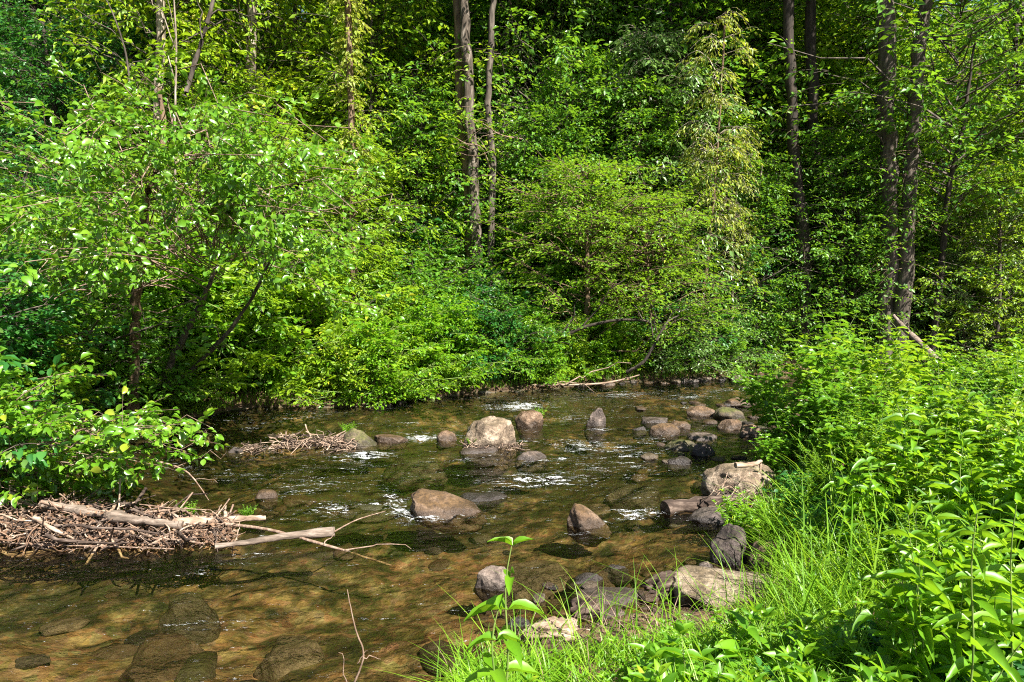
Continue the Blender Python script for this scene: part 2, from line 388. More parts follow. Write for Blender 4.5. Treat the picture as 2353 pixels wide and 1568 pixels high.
# white specks: foam where the current breaks, plus sun glints painted in midstream
sp = noise(n, 1, 5, mapping(n, pos, (17, 48, 17), (0, 0, R(-20))), .95)
st_ = math_(n, 'SUBTRACT', noise(n, 1, 3, mapping(n, pos, (2.5, 16, 8), (0, 0, R(-20))), .6), .5)
fac = math_(n, 'ADD', math_(n, 'ADD', math_(n, 'MULTIPLY', at.outputs['Fac'], .12), math_(n, 'MULTIPLY', st_, .55)), sp)
ff = ramp(n, fac, [(.70, (0, 0, 0)), (.74, (1, 1, 1))])
fo = prin(n, (.80, .83, .86), .25, nb, .6)
mx2 = n.nodes.new('ShaderNodeMixShader'); n.links.new(math_(n, 'MULTIPLY', ff, .85), mx2.inputs[0]); n.links.new(mx.outputs[0], mx2.inputs[1]); n.links.new(fo, mx2.inputs[2])
out(n, mx2.outputs[0])
me = mb.mesh('water', [m], True)
ff_ = np.minimum(foam_field(WV[:, 0], WV[:, 1]), 1.5) + .45 * np.clip((WV[:, 1] - 5.5) / 3, 0, 1) * np.clip(.5 + fbm(WV[:, 0] * .9, WV[:, 1] * 2, 3, 2), 0, 1)  # riffle foam plus a midstream base level for the painted wave glints
a = me.attributes.new('foam', 'FLOAT', 'POINT'); a.data.foreach_set('value', ff_.astype(np.float32))
tag(link('water', me), 'clear brown rippling stream with white riffles', kind='structure')

# ------------------------------------------------------------------ rocks
import bmesh
_ico = {}
def ico(s):
    if s not in _ico:
        b = bmesh.new(); bmesh.ops.create_icosphere(b, subdivisions=s, radius=1); b.verts.ensure_lookup_table()
        _ico[s] = (np.array([v.co[:] for v in b.verts]), np.array([[v.index for v in f.verts] for f in b.faces])); b.free()
    return _ico[s]
def rock_shape(a, b, c, seed, sub=4, flat=.5, ang=.5, lean=(0, 0), peak=0.0):
    r = np.random.default_rng(seed); v, f = ico(sub); v = v.copy()
    v = np.sign(v) * np.abs(v) ** (1 - .25 * flat)
    for _ in range(int(5 + 12 * ang)):
        d = nrm(r.normal(size=3) * [1, 1, .7]); k = r.uniform(.66, .95)
        s = v @ d; v = v - np.maximum(0, s - k)[:, None] * d * .9
    if flat: v[:, 2] = np.where(v[:, 2] > 1 - flat * .6, 1 - flat * .6 + (v[:, 2] - 1 + flat * .6) * .2, v[:, 2])
    v *= 1 + .14 * n3(v * 1.3 + seed)[:, None] + .07 * n3(v * 3.3 + seed)[:, None] + .035 * n3(v * 8 + seed)[:, None] + .02 * n3(v * 19 + seed)[:, None]
    v *= [a, b, c]
    v[:, 0] += lean[0] * v[:, 2]; v[:, 1] += lean[1] * v[:, 2]
    v[:, 2] += peak * v[:, 0]
    return v, f
rocks_done = []
def rock(px, py, w, h, mat, label, seed, flat=.3, ang=.5, depth=.75, lean=(0, 0), peak=0.0, z0=0.0, rz=0, group=None, name='boulder', cat='boulder', sink=.55, sub=4):
    p = G(px, py, z0); dd = math.hypot(p[1], HC - z0)
    a = w / F * dd / 2; hh_ = h / F * dd / .97
    b = a * depth; c = hh_ / (1 + .0) * .5 / (1 - sink * .5) if False else hh_
    # centre a little under the waterline: the part above it is hh_ high
    cz = hh_ * (1 - 1 / (1 - sink * .5)) if False else -hh_ * sink
    ang_ = math.atan2(HC - z0, p[1]); hh_ = max(hh_ * .35, (hh_ - .95 * b * math.sin(ang_)) / math.cos(ang_)); bury = max(.08, hh_ * sink); cz = 0
    v, f = rock_shape(1, 1, 1, seed, sub, flat, ang, (lean[0] * .5, 0), 0)
    v[:, 2] += peak * 2 * v[:, 0] * (v[:, 2] > -.3) * (v[:, 2] + .3)
    v[:, 2] = (v[:, 2] - v[:, 2].min()) / (v[:, 2].max() - v[:, 2].min()) * (hh_ + bury * 2) - bury * 2
    w_ = v[v[:, 2] > -.01]; sx_ = 2 * a / (w_[:, 0].max() - w_[:, 0].min()); v[:, 0] = (v[:, 0] - (w_[:, 0].max() + w_[:, 0].min()) / 2) * sx_
    v[:, 1] *= b
    b_ = MB(); b_.add(v, f)
    o = link(name, b_.mesh(name, [RM[mat]], True), None, (p[0], p[1] + b * .75, z0 + cz)); o.rotation_euler.z = rz
    tag(o, label, cat, group); rocks_done.append((p[0], p[1] + b * .75, max(a, b)))
    return o
rock(1124, 1032, 125, 76, 'pale', 'large pale domed boulder in midstream with dead twigs at its foot', 111, .0, .3, .8, lean=(.15, 0), sub=5)
rock(1216, 982, 68, 40, 'brown', 'round brown boulder behind the pale dome, weeds sprouting on top', 12, .1, .4)
rock(1370, 980, 46, 42, 'purple', 'upright slanting grey slab standing alone in midstream', 13, .35, .9, .6, lean=(.35, 0), peak=.1)
rock(822, 1028, 78, 44, 'olive', 'mossy tilted boulder that holds the midstream twig raft', 14, .1, .5, .8, lean=(-.3, 0), peak=-.2)
rock(893, 1018, 84, 20, 'brown', 'low flat brown rock just right of the midstream twig raft', 15, .3, .4, peak=-.05)
rock(1025, 1014, 46, 24, 'brown', 'small brown rock left of the large pale domed boulder', 16, .1, .3)
rock(1100, 1044, 92, 16, 'purple', 'low wet slab in front of the large pale domed boulder', 17, .3, .5)
rock(1222, 1062, 76, 24, 'purple', 'low dark rock right of and in front of the pale dome', 18, .15, .4)
rock(1020, 1188, 168, 62, 'brown', 'big brown-topped boulder sloping to the right, nearest midstream', 19, .05, .45, .7, lean=(-.55, 0), peak=-.14, sub=5)
rock(1110, 1150, 108, 18, 'dark', 'low dark rock behind the big brown-topped sloping boulder', 20, .2, .4)
rock(1352, 1215, 92, 56, 'brown', 'wedge-shaped brown and grey boulder right of the sloping one', 21, .05, .55, .8, lean=(-.5, 0), peak=-.25, sub=5)
rock(845, 1178, 108, 18, 'olive', 'green mossy mound the water spills over, white foam beside it', 22, .05, .2)
rock(608, 1148, 54, 22, 'brown', 'small dark brown rock beyond the driftwood raft', 23, .1, .4)
rock(536, 1042, 36, 15, 'purple', 'small grey rock left of the small twig clump', 24, .1, .4)
rock(1508, 972, 62, 13, 'purple', 'flat grey slab of the right-hand cluster, pale top', 25, .7, .7)
rock(1532, 1000, 74, 27, 'brown', 'rounded brown rock in front of the flat grey slab', 26, .1, .4)
rock(1566, 986, 46, 18, 'brown', 'small brown rock right of the flat grey slab', 27, .2, .4)
rock(1470, 990, 34, 10, 'dark', 'small black rock awash left of the rounded brown rock', 28, .1, .4)
rock(1615, 956, 70, 24, 'brown', 'tan loaf-shaped rock, left one of the upstream pair', 29, .2, .35)
rock(1682, 964, 72, 27, 'olive', 'mossy loaf-shaped rock, right one of the upstream pair', 30, .2, .35)
rock(1705, 934, 74, 18, 'brown', 'orange-brown flat rock farthest upstream, by the leafy shrub', 31, .3, .5)
rock(1682, 988, 58, 24, 'brown', 'brown rock with a white patch below the mossy loaf', 32, .2, .5)
rock(1726, 1004, 50, 28, 'brown', 'round brown rock touching the edge of the leafy shrub', 33, .1, .3)
rock(1620, 1012, 72, 16, 'purple', 'pale grey flat rock in the right-hand cluster', 34, .5, .5)
rock(1575, 1034, 88, 24, 'olive', 'dark mossy rock at the downstream end of the right-hand cluster', 35, .2, .5)
rock(1618, 1048, 58, 28, 'dark', 'black wet angular rock beside the shrub shadow', 36, .1, .9)
rock(1566, 1068, 58, 20, 'dark', 'small black peaked rock just below the right-hand cluster', 37, .0, .8)
rock(1715, 1142, 165, 78, 'pale', 'large rounded tan boulder on the right bank with bare twigs on it', 38, .15, .4, .9, z0=.05, sub=5)
rock(1775, 1178, 80, 26, 'pale', 'low tan rock tucked below the large rounded tan boulder', 39, .3, .5, z0=.05)
rock(1640, 1205, 104, 34, 'dark', 'dark wet rock lying under the black log', 40, .2, .5)
rock(1682, 1298, 84, 84, 'dark', 'tall dark rounded rock with pale streaks at the right waterline', 41, .0, .35, .8, lean=(-.25, 0), sub=5)
rock(1764, 1300, 68, 56, 'brown', 'grey-brown rock right of the tall dark rounded rock', 42, .1, .5, z0=.05)
rock(1626, 1322, 36, 28, 'purple', 'small pointed grey rock above the large flat slab', 43, .0, .9, z0=.0)
rock(1718, 1408, 275, 66, 'pale', 'large flat pale slab at the lower right of the stream', 144, 1.0, .3, .75, z0=.06, sub=5).rotation_euler.x = .20
rock(1130, 1356, 76, 50, 'purple', 'grey blocky rock beside the tall foreground plant', 45, .4, .7, sub=5)
rock(1412, 1392, 160, 26, 'purple', 'long low wet grey rock left of the large flat pale slab', 46, .5, .5)
rock(1408, 1440, 62, 34, 'purple', 'small grey rock at the grass edge', 47, .3, .6)
rock(1192, 1442, 58, 22, 'dark', 'small dark rock under the leaves of the tall plant', 48, .2, .6)
rock(1352, 1340, 72, 20, 'dark', 'small dark rock with a fallen pale leaf on it', 49, .2, .6)
rock(1420, 1308, 44, 9, 'dark', 'tiny dark rock tip in the sandy shallows', 50, .2, .6)
rock(1290, 1160, 40, 0.1, 'olive', 'sunken mossy rock below the riffle at mid stream', 51, .2, .4, sink=60) if False else None
def sunken(px, py, w, zt, mat, label, seed, depth=.8, hgt=.3, ang=.5):
    p = G(px, py, zt - .05); dd = math.hypot(p[1], HC); a = w / F * dd / 2
    v, f = rock_shape(a, a * depth, hgt, seed, 5, .3, ang)
    b_ = MB(); b_.add(v, f)
    o = link('boulder', b_.mesh('boulder', [RM[mat]], True), None, (p[0], p[1], zt - hgt * .85)); tag(o, label, 'boulder')
sunken(430, 1385, 120, -.05, 'olive', 'sunken olive rock under the water at lower left, rounder of two', 61)
sunken(375, 1500, 190, -.06, 'brown', 'sunken dark rock nearest the lower left corner', 62)
sunken(1455, 1130, 160, -.05, 'olive', 'sunken green rock in midstream right of the riffle', 63, .5)
sunken(950, 1060, 170, -.05, 'olive', 'sunken weedy rock left of the pale dome', 64, .5)
sunken(660, 1500, 170, -.10, 'pale', 'sunken yellowish rock in the lower left pool', 65, .6)
sunken(1240, 1320, 190, -.05, 'pale', 'sunken amber slab right of the grey blocky rock', 66, .5)
sunken(1400, 1320, 120, -.04, 'brown', 'sunken amber rock left of the small pointed rock', 67, .6)
r_ = random.Random(4)
def along(L, t):
    seg = np.linalg.norm(np.diff(L, axis=0), axis=1); cs = np.concatenate([[0], np.cumsum(seg)]); s = t * cs[-1]
    return np.array([np.interp(s, cs, L[:, 0]), np.interp(s, cs, L[:, 1])])
stone_meshes = []

for k in range(6):
    v, f = rock_shape(.16, .12, .08, 200 + k, 3, .3, .6); b_ = MB(); b_.add(v, f)
    stone_meshes.append(b_.mesh('stone', [RM[['brown', 'dark', 'purple', 'brown', 'pale', 'olive'][k]]], True))
def scatter_stones(pts, label, group, smin=.5, smax=1.5):
    for (px, py) in pts:
        p = G(px, py); o = link('stone', r_.choice(stone_meshes), None, (p[0], p[1], .0)); s = r_.uniform(smin, smax)
        o.scale = (s, s, s * .8); o.rotation_euler.z = r_.uniform(0, 6); tag(o, label, 'stone', group)
fx = np.array([p[0] for p in far_px]); fy = np.array([p[1] for p in far_px])
scatter_stones([(x + r_.uniform(-12, 12), np.interp(x, fx, fy) + r_.uniform(-2, 3)) for x in range(1440, 1750, 13)], 'small brown stone along the far waterline at the right', 'small stones along the far waterline')
scatter_stones([(x + r_.uniform(-12, 12), np.interp(x, fx, fy) + r_.uniform(-2, 3)) for x in range(850, 1430, 38)], 'small dark stone along the far waterline below the overhanging shrubs', 'small stones below the overhanging shrubs')
scatter_stones([(r_.uniform(1470, 1760), r_.uniform(915, 1065)) for _ in range(26)], 'small flat stone among the right-hand cluster of rocks', 'small stones of the right-hand cluster', .35, 1.0)
scatter_stones([(1600 + r_.uniform(-30, 130), 1330 + r_.uniform(-20, 30)) for _ in range(9)], 'small stone at the edge of the large flat slab', 'small stones by the flat slab', .3, .8)
scatter_stones([(1230 + r_.uniform(0, 260), 1400 + r_.uniform(-60, 50)) for _ in range(12)], 'small stone in the shallows by the grass', 'small stones in the near shallows', .25, .7)

for i in range(85):
    px = r_.uniform(-100, 1700); py = r_.uniform(1040, 1600); p = G(px, py, -.2); z = hz(p[0], p[1])
    if z > -.06 or (px < 950 and py > 1250 and i % 3): continue
    o = link('stone', r_.choice(stone_meshes), None, (p[0], p[1], z + .01)); s_ = r_.uniform(.3, 1.25)
    o.scale = (s_ * 1.2, s_, min(s_ * .8, (-z) / .1)); o.rotation_euler.z = r_.uniform(0, 6); tag(o, 'stone lying on the stream bed under the clear water', 'stone', 'sunken stones on the stream bed')
# pebbles of the shallows: uncountable
b_ = MB(); v0, f0 = ico(2)
for k in range(900):
    if k < 500: p = G(r_.uniform(1100, 1750), r_.uniform(1270, 1500))
    else:
        q = along(FARL[6:16], r_.random()); p = np.array([q[0] + r_.gauss(0, .15), q[1] + r_.gauss(0, .25), 0])
    s = r_.uniform(.012, .045); z = hz(p[0], p[1])
    v = v0 * (1 + .15 * n3(v0 * 2 + k)[:, None]) * [s * r_.uniform(.8, 1.5), s, s * .55]
    b_.add(v + [p[0], p[1], z + s * .2], f0)
tag(link('gravel', b_.mesh('gravel', [RM['brown']], True)), 'brown gravel and pebbles at the water edges', 'gravel', kind='stuff')

# ------------------------------------------------------------------ foliage generators
UP = np.array([0, 0, 1.])
def sprays(mb, P, Dn, rg, nl=22, length=.7, width=.45, leaf=.09, asp=.5, droop=.15, tpl='mid', lm=0, tm=1, jit=.55, twr=.005, twigs=True, tilt=0.0):
    """flat leafy twigs: one per point P growing along Dn"""
    n = len(P); Dn = nrm(Dn); S = nrm(np.cross(Dn, UP) + rg.normal(0, .25, (n, 3))); N = np.cross(S, Dn)
    ln = length * rg.uniform(.6, 1.25, n)
    t = rg.random((n, nl)) ** .8; b = rg.uniform(-1, 1, (n, nl)); wb = width * (1 - .55 * t) * np.sign(b) * np.abs(b)
    pos = P[:, None] + Dn[:, None] * (ln[:, None] * t)[..., None] + S[:, None] * (wb * .5)[..., None] \
        - UP * (droop * t ** 2 * ln[:, None] + np.abs(wb) * droop * .5)[..., None] + rg.normal(0, .035 * length, (n, nl, 3))
    U = Dn[:, None] * .8 + S[:, None] * (np.sign(b) * (.5 + .6 * rg.random((n, nl))))[..., None] - UP * droop * 1.6 + rg.normal(0, .3, (n, nl, 3))
    Nn = N[:, None] * np.sign(N[:, None, 2:3] + 1e-6) + UP * .5 + rg.normal(0, jit, (n, nl, 3)) + Dn[:, None] * tilt
    L = leaf * (.42 + .85 * rg.random((n, nl)) ** .8) * rg.uniform(.75, 1.2, (n, 1))
    leaves(mb, pos.reshape(-1, 3), U.reshape(-1, 3), Nn.reshape(-1, 3), L.ravel(), (L * asp * rg.uniform(.8, 1.2, L.shape)).ravel(), tpl, lm)
    if twigs:
        tt = np.linspace(0, 1, 4)
        pl = P[:, None] + Dn[:, None] * (ln[:, None] * tt)[..., None] - UP * (droop * tt ** 2 * ln[:, None])[..., None]
        mb.add(*tubes(pl, twr * np.linspace(1, .35, 4)[None] * np.ones((n, 1)), 3), tm)
def limb(mb, A, B, r0, r1, rg, tm=1, sag=.15, k=6, s=4, wob=.06):
    """bent limbs from points A to B"""
    A = np.atleast_2d(A); B = np.atleast_2d(B); n = len(A); t = np.linspace(0, 1, k)
    ln = np.linalg.norm(B - A, axis=1)
    w = rg.normal(0, wob, (n, k, 3)); w[:, 0] = 0; w[:, -1] = 0
    pl = A[:, None] + (B - A)[:, None] * t[None, :, None] + UP * (sag * ln[:, None] * np.sin(np.pi * t)[None])[..., None] + w * ln[:, None, None]
    rr = np.broadcast_to(r0, (n,))[:, None] * (1 - t) + np.broadcast_to(r1, (n,))[:, None] * t
    mb.add(*tubes(pl, rr, s), tm); return pl
def crown(name, leafmat_, barkm, seed, H=8, z0=1.0, rad=1.8, ncl=110, spr=7, nl=14, leaf=.09, asp=.5, droop=.15, tpl='mid', shape='tree', length=.75, up=.15, jit=.55, width=.5, flatlayers=0.0):
    """crown mesh in local space: layered limbs from a central axis with leafy sprays; gaps left between clusters"""
    rg = np.random.default_rng(seed); mb = MB()
    h = np.sort(rg.uniform(0, 1, ncl) ** .9); az = np.arange(ncl) * 2.39996 + rg.uniform(-.5, .5, ncl)
    if shape == 'dome' and H < 3: rad = rad * (1 + .45 * rg.normal(0, 1, ncl).clip(-1, 1)); h = h * rg.uniform(.6, 1.15, ncl)
    if flatlayers: h = np.round(h / flatlayers) * flatlayers + rg.normal(0, flatlayers * .12, ncl)
    prof = {'tree': np.sin(np.pi * np.clip(h * .82 + .16, 0, 1)) ** .7, 'col': np.full(ncl, .8), 'cone': 1.05 - .9 * h, 'dome': np.sqrt(np.clip(1.02 - h ** 2, 0, 1)), 'high': np.sin(np.pi * np.clip(h * .7 + .05, 0, 1)) + .2}[shape]
    rr = rad * prof * rg.uniform(.45, 1.15, ncl) * (1 + .35 * np.sin(az * 2 + seed) + .2 * np.sin(az * 3 + seed * 2))
    zc = z0 + (H - z0) * h
    C = np.stack([np.cos(az) * rr, np.sin(az) * rr, zc], 1)
    A = np.stack([np.zeros(ncl), np.zeros(ncl), np.maximum(zc - rr * .45, z0 * .3)], 1)
    ax = nrm(np.stack([np.cos(az), np.sin(az), np.full(ncl, up)], 1))
    limb(mb, A, C, .012 + .004 * rr, .006, rg, 1, .05, 5, 3)
    # sprays grow from the outer half of every limb
    tt = rg.uniform(.35, 1.05, (ncl, spr)); P = A[:, None] + (C - A)[:, None] * tt[..., None]
    Dn = ax[:, None] + rg.normal(0, .55, (ncl, spr, 3)) * [1, 1, .45]
    sprays(mb, P.reshape(-1, 3), Dn.reshape(-1, 3), rg, nl, length, width, leaf, asp, droop, tpl, 0, 1, jit)
    return mb.mesh(name, [LM[leafmat_], BM[barkm]])

def trunk_mesh(pts, r0, r1, bark, sides=10, seed=0, flare=1.35, forks=()):
    """pts in local space"""
    pts = np.asarray(pts, float); k = max(10, len(pts) * 6); s = np.linspace(0, len(pts) - 1, k)
    i = np.clip(s.astype(int), 0, len(pts) - 2); f = (s - i)[:, None]
    p0 = pts[np.maximum(i - 1, 0)]; p1 = pts[i]; p2 = pts[i + 1]; p3 = pts[np.minimum(i + 2, len(pts) - 1)]
    pl = .5 * ((2 * p1) + (p2 - p0) * f + (2 * p0 - 5 * p1 + 4 * p2 - p3) * f ** 2 + (3 * p1 - p0 - 3 * p2 + p3) * f ** 3)
    rg = np.random.default_rng(seed); t = np.linspace(0, 1, k)
    pl[1:-1] += rg.normal(0, r0 * .12, (k - 2, 3)) * [1, 1, 0]
    rad = (r0 * (1 - t) + r1 * t) * (1 + (flare - 1) * np.exp(-t * 14)) * (1 + rg.normal(0, .04, k))
    mb = MB(); v, q = tubes(pl[None], rad[None], sides)
    v = v + (n3(v * [6, 6, 1.5] + seed) * (.12 if bark not in ('drift', 'wetwood', 'greywood') else .32) + n3(v * 22 + seed) * (0 if bark not in ('drift', 'wetwood', 'greywood') else .14))[:, None] * r0 * nrm(v - np.repeat(pl, sides, 0))
    mb.add(v, q)
    top = np.arange(sides) + len(v) - sides
    mb.add(np.concatenate([v[-sides:], pl[-1:] + (pl[-1:] - pl[-2:-1]) * .02]), np.array([[a, (a + 1) % sides, sides] for a in range(sides)]))
    mb.add(np.concatenate([v[:sides], pl[:1]]), np.array([[(a + 1) % sides, a, sides] for a in range(sides)]))
    for (a, b, ra) in forks:
        pp = limb(mb, np.array(a, float), np.array(b, float), ra, ra * .35, rg, 0, .08, 7, 6, .05)
    return mb.mesh('trunk', [BM[bark]], True)

print('generators ready')
CR = {
 'forestA': crown('crown', 'forest', 'grey', 1, 8, .8, 2.0, 120, 7, 14, .125, .55, .18, 'far'),
 'forestB': crown('crown', 'forest', 'grey', 2, 8, .8, 2.2, 120, 7, 14, .135, .5, .25, 'far', flatlayers=.07),
 'deepA': crown('crown', 'deep', 'grey', 3, 8, .6, 2.1, 120, 7, 14, .135, .5, .2, 'far'),
 'deepB': crown('crown', 'deep', 'dark', 4, 8, .6, 2.0, 120, 7, 13, .14, .45, .35, 'far', flatlayers=.09),
 'limeA': crown('crown', 'lime', 'grey', 5, 8, .8, 2.0, 110, 7, 14, .14, .42, .25, 'far'),
 'paleA': crown('crown', 'pale', 'pale', 6, 8, .8, 2.0, 120, 7, 15, .125, .45, .5, 'far', jit=.35),
 'yellowA': crown('crown', 'yellow', 'pale', 8, 8, 2.6, .62, 46, 6, 12, .11, .36, .7, 'far', 'col', length=.5),
 'layerA': crown('crown', 'layer', 'brown', 9, 4.8, 1.5, 2.7, 95, 8, 15, .10, .5, .05, 'far', 'dome', up=.0, jit=.3, flatlayers=.16),
}
SH = {
 'limeS': crown('foliage', 'lime', 'stem', 21, 1.6, .0, .95, 60, 7, 14, .085, .6, .2, 'mid', 'dome', .35, .5, width=.35),
 'herbS': crown('foliage', 'herb', 'stem', 22, 1.6, .0, .95, 70, 7, 14, .08, .6, .2, 'mid', 'dome', .35, .5, width=.35),
 'forestS': crown('foliage', 'forest', 'grey', 23, 1.8, .0, 1.1, 70, 7, 14, .08, .55, .2, 'mid', 'dome', .4, .4, width=.4),
 'deepS': crown('foliage', 'deep', 'grey', 24, 1.8, .0, 1.1, 70, 7, 14, .085, .55, .2, 'mid', 'dome', .4, .4, width=.4),
 'paleS': crown('foliage', 'pale', 'grey', 25, 1.6, .0, 1.1, 70, 7, 14, .07, .55, .2, 'mid', 'dome', .4, .3, width=.4),
}
stem_mesh = None
def shrub_stems(seed):
    rg = np.random.default_rng(seed); mb = MB(); n = 9; az = rg.uniform(0, 6.28, n)
    B = np.stack([np.cos(az) * .5, np.sin(az) * .5, rg.uniform(.6, 1.2, n)], 1)
    limb(mb, B * [.12, .12, 0] - [0, 0, .08], B, .012, .004, rg, 0, .1, 6, 5)
    return mb.mesh('stem', [BM['brown']])
SST = shrub_stems(3)
def shrub(kind, px, Y, s, label, group=None, sz=1.0, cat='shrub', name='shrub', dz=-.03):
    x = (px - CX) / F * Y; z = hz(x, Y)
    o = empty(name, (x, Y, z + dz), label, cat, group, r_.uniform(0, 6.28))
    c = link('foliage', SH[kind], o); c.scale = (s, s, s * sz)
    st = link('stem', SST, o); st.scale = (s, s, s * sz)
    return o
def tree(kind, px, Y, H, label, group=None, r=.09, bark='grey', pts=None, top=None, spread=1.0, name='tree', cat='tree', crown_z=None, cs=None, r1=None):
    """px: where the trunk meets the ground; pts: further picture points (px, py) the trunk runs through"""
    if Y > 14 and px < 1760: Y = max(Y, shoreY(px) + .7)
    x = (px - CX) / F * Y; z = hz(x, Y); base = np.array([x, Y, z - .1])
    P = [np.zeros(3)]
    if pts:
        for q in pts:
            yy = Y if len(q) == 2 else q[2]
            P.append(D(q[0], q[1], yy) - base)
    else:
        P += [np.array([r_.gauss(0, .12), r_.gauss(0, .12), H * .45]), np.array([r_.gauss(0, .2), r_.gauss(0, .2), H * .96])]
    o = empty(name, base, label, cat, group)
    link('trunk', trunk_mesh(P, r, r * .35 if r1 is None else r1, bark, 9, int(px) % 97), o)
    if kind:
        c = link('crown', CR[kind], o); k = H / 8.0 if cs is None else cs
        c.scale = (k * spread, k * spread, k if cs is None else cs)
        c.rotation_euler.z = r_.uniform(0, 6.28)
        if crown_z is not None: c.location.z = crown_z
        top_ = P[-1]; c.location.x = 0 if not pts else np.mean([p[0] for p in P[1:]]) * .8
    return o

# ------------------------------------------------------------------ the forest
def shoreY(px): return float(G(px, np.interp(px, fx, fy))[1])
# the tall trunks one can tell apart
tree('deepA', 1090, 17.4, 13, 'tall pale-barked tree with a double trunk left of centre', r=.155, bark='mottled', pts=[(1095, 560), (1078, 250), (1066, 0), (1060, -200)], crown_z=10, r1=.12)
tree(None, 1080, 17.7, 13, 'slimmer dark trunk pressed against the left of the pale double trunk', r=.13, bark='brown', pts=[(1080, 500), (1058, 250), (1052, 0), (1050, -200)], r1=.12)
tree('limeA', 1118, 17.3, 10, 'slim grey-barked tree just right of the double trunk', r=.085, bark='grey', pts=[(1132, 400), (1122, 250), (1130, 60), (1136, -100)], crown_z=9.5, r1=.07)
tree('forestA', 1150, 20.5, 11, 'thin pale tree, third in the row left of centre', r=.09, bark='pale', pts=[(1152, 420), (1160, 170), (1180, -100)], crown_z=7, r1=.05)
tree('forestB', 2035, 16.8, 14, 'stoutest tree at the right with a straight bare grey trunk', r=.225, bark='grey', pts=[(2045, 600), (2040, 300), (2036, 100), (2030, -250)], crown_z=10.5, r1=.17, spread=.5)
tree('forestA', 2072, 16.6, 14, 'leaning brown-barked tree right of the stoutest tree', r=.18, bark='grey', pts=[(2085, 500), (2098, 300), (2115, 100), (2135, -60), (2150, -250)], crown_z=10.5, r1=.12, spread=.5)
tree('deepA', 1850, 17.4, 13, 'dark crooked tree, left one of the dark pair at right', r=.17, bark='dark', pts=[(1845, 560), (1828, 370), (1818, 200), (1808, -100)], crown_z=10, r1=.12)
tree('deepB', 1895, 18.3, 14, 'dark straight tree, right one of the dark pair', r=.16, bark='dark', pts=[(1880, 450), (1868, 270), (1860, -100)], crown_z=10.5, r1=.13)
tree('forestB', 2140, 16.5, 10, 'thin dark tree leaning right behind the fallen log', r=.085, bark='dark', pts=[(2165, 600), (2180, 430), (2210, 300), (2240, 100)], crown_z=4, r1=.03)
tree('yellowA', 1600, 15.6, 7.8, 'slender sapling with drooping yellowish leaves right of centre', r=.05, bark='brown', pts=[(1625, 600), (1640, 450), (1655, 250), (1665, 60)], crown_z=.5, r1=.02, cs=1.0)
tree('yellowA', 1690, 15.9, 6.0, 'shorter yellowish sapling right of the slender one', r=.035, bark='pale', pts=[(1682, 620), (1690, 480), (1700, 340)], crown_z=0, r1=.015, cs=.75)
tree('forestA', 12, 26, 15, 'dark trunk nearest the top left corner', r=.24, bark='brown', pts=[(12, 300), (12, -100)], crown_z=8, r1=.2)
tree('deepB', 36, 24, 14, 'brown trunk second from the top left corner', r=.14, bark='brown', pts=[(36, 300), (46, -100)], crown_z=9, r1=.12)
tree('limeA', 365, 17, 12, 'pale-barked tree rising behind the alder crown at the left', r=.12, bark='pale', pts=[(362, 300), (370, 80), (372, -150)], crown_z=4.5, r1=.09, spread=.8)
tree('limeA', 570, 19.5, 13, 'pale trunk in the lime-green foliage at upper left', r=.15, bark='pale', pts=[(573, 300), (580, 40), (585, -150)], crown_z=5, r1=.13)
tree('forestA', 905, 25, 15, 'dark trunk deep in the shade left of the double trunk', r=.16, bark='dark', pts=[(910, 250), (905, -100)], crown_z=8, r1=.12)
tree('deepA', 1345, 22, 11, 'dark trunk behind the arching bank tree', r=.13, bark='dark', pts=[(1350, 500), (1390, 100), (1392, -100)], crown_z=7, r1=.1)
tree('deepB', 1275, 24, 12, 'pale spotted trunk glimpsed between leaves at centre', r=.10, bark='pale', pts=[(1268, 430), (1268, 380), (1270, -60)], crown_z=8, r1=.08)
tree('forestA', 1755, 22, 12, 'thin dark trunk between the yellowish sapling and the dark pair', r=.08, bark='dark', pts=[(1725, 500), (1720, 300), (1705, 0)], crown_z=6, r1=.06)
tree('forestB', 2330, 20, 13, 'dark trunk by the right edge of the wood', r=.10, bark='dark', pts=[(2325, 500), (2330, 250), (2335, 0)], crown_z=6, r1=.06)
for a_ in ((1230, 17.9, 6.3, 'forestA', 'slender green sapling right of the double trunk'), (965, 18.0, 6.8, 'forestA', 'green sapling left of the double trunk'),
           (1960, 17.6, 5.6, 'forestB', 'layered sapling left of the stoutest tree'), (2215, 17.6, 4.6, 'paleA', 'small pale tree right of the thin leaning tree'), (1560, 19.5, 10.5, 'forestA', 'tall leafy tree behind the slender sapling'), (1700, 20.5, 10.5, 'limeA', 'tall bright tree left of the dark pair'), (1790, 21.5, 11.5, 'forestA', 'tall green tree close behind the dark pair'), (1960, 20.5, 11, 'limeA', 'tall bright tree between the dark pair and the stoutest tree'), (1240, 20.5, 11, 'forestB', 'tall layered tree right of the double trunk'), (1390, 21, 11.5, 'forestA', 'tall green tree in the middle of the wood'), (960, 20, 10.5, 'forestA', 'tall green tree left of the double trunk'), (870, 18.5, 9.5, 'limeA', 'tall bright tree right of the vine-wrapped trunk'), (2290, 16.4, 5.4, 'limeA', 'bright small tree near the right edge of the wood'), (2400, 17.2, 7.5, 'limeA', 'bright tree at the right edge'),
           (1730, 17.4, 5.2, 'forestA', 'leafy sapling between the yellowish saplings and the dark pair'), (1480, 18.6, 8.6, 'paleA', 'taller silvery tree in the middle of the wood'), (1330, 18.9, 8.0, 'forestB', 'layered tree behind the wide low one')):
    tree(a_[3], a_[0], a_[1], a_[2], a_[4], r=.06, bark='grey')
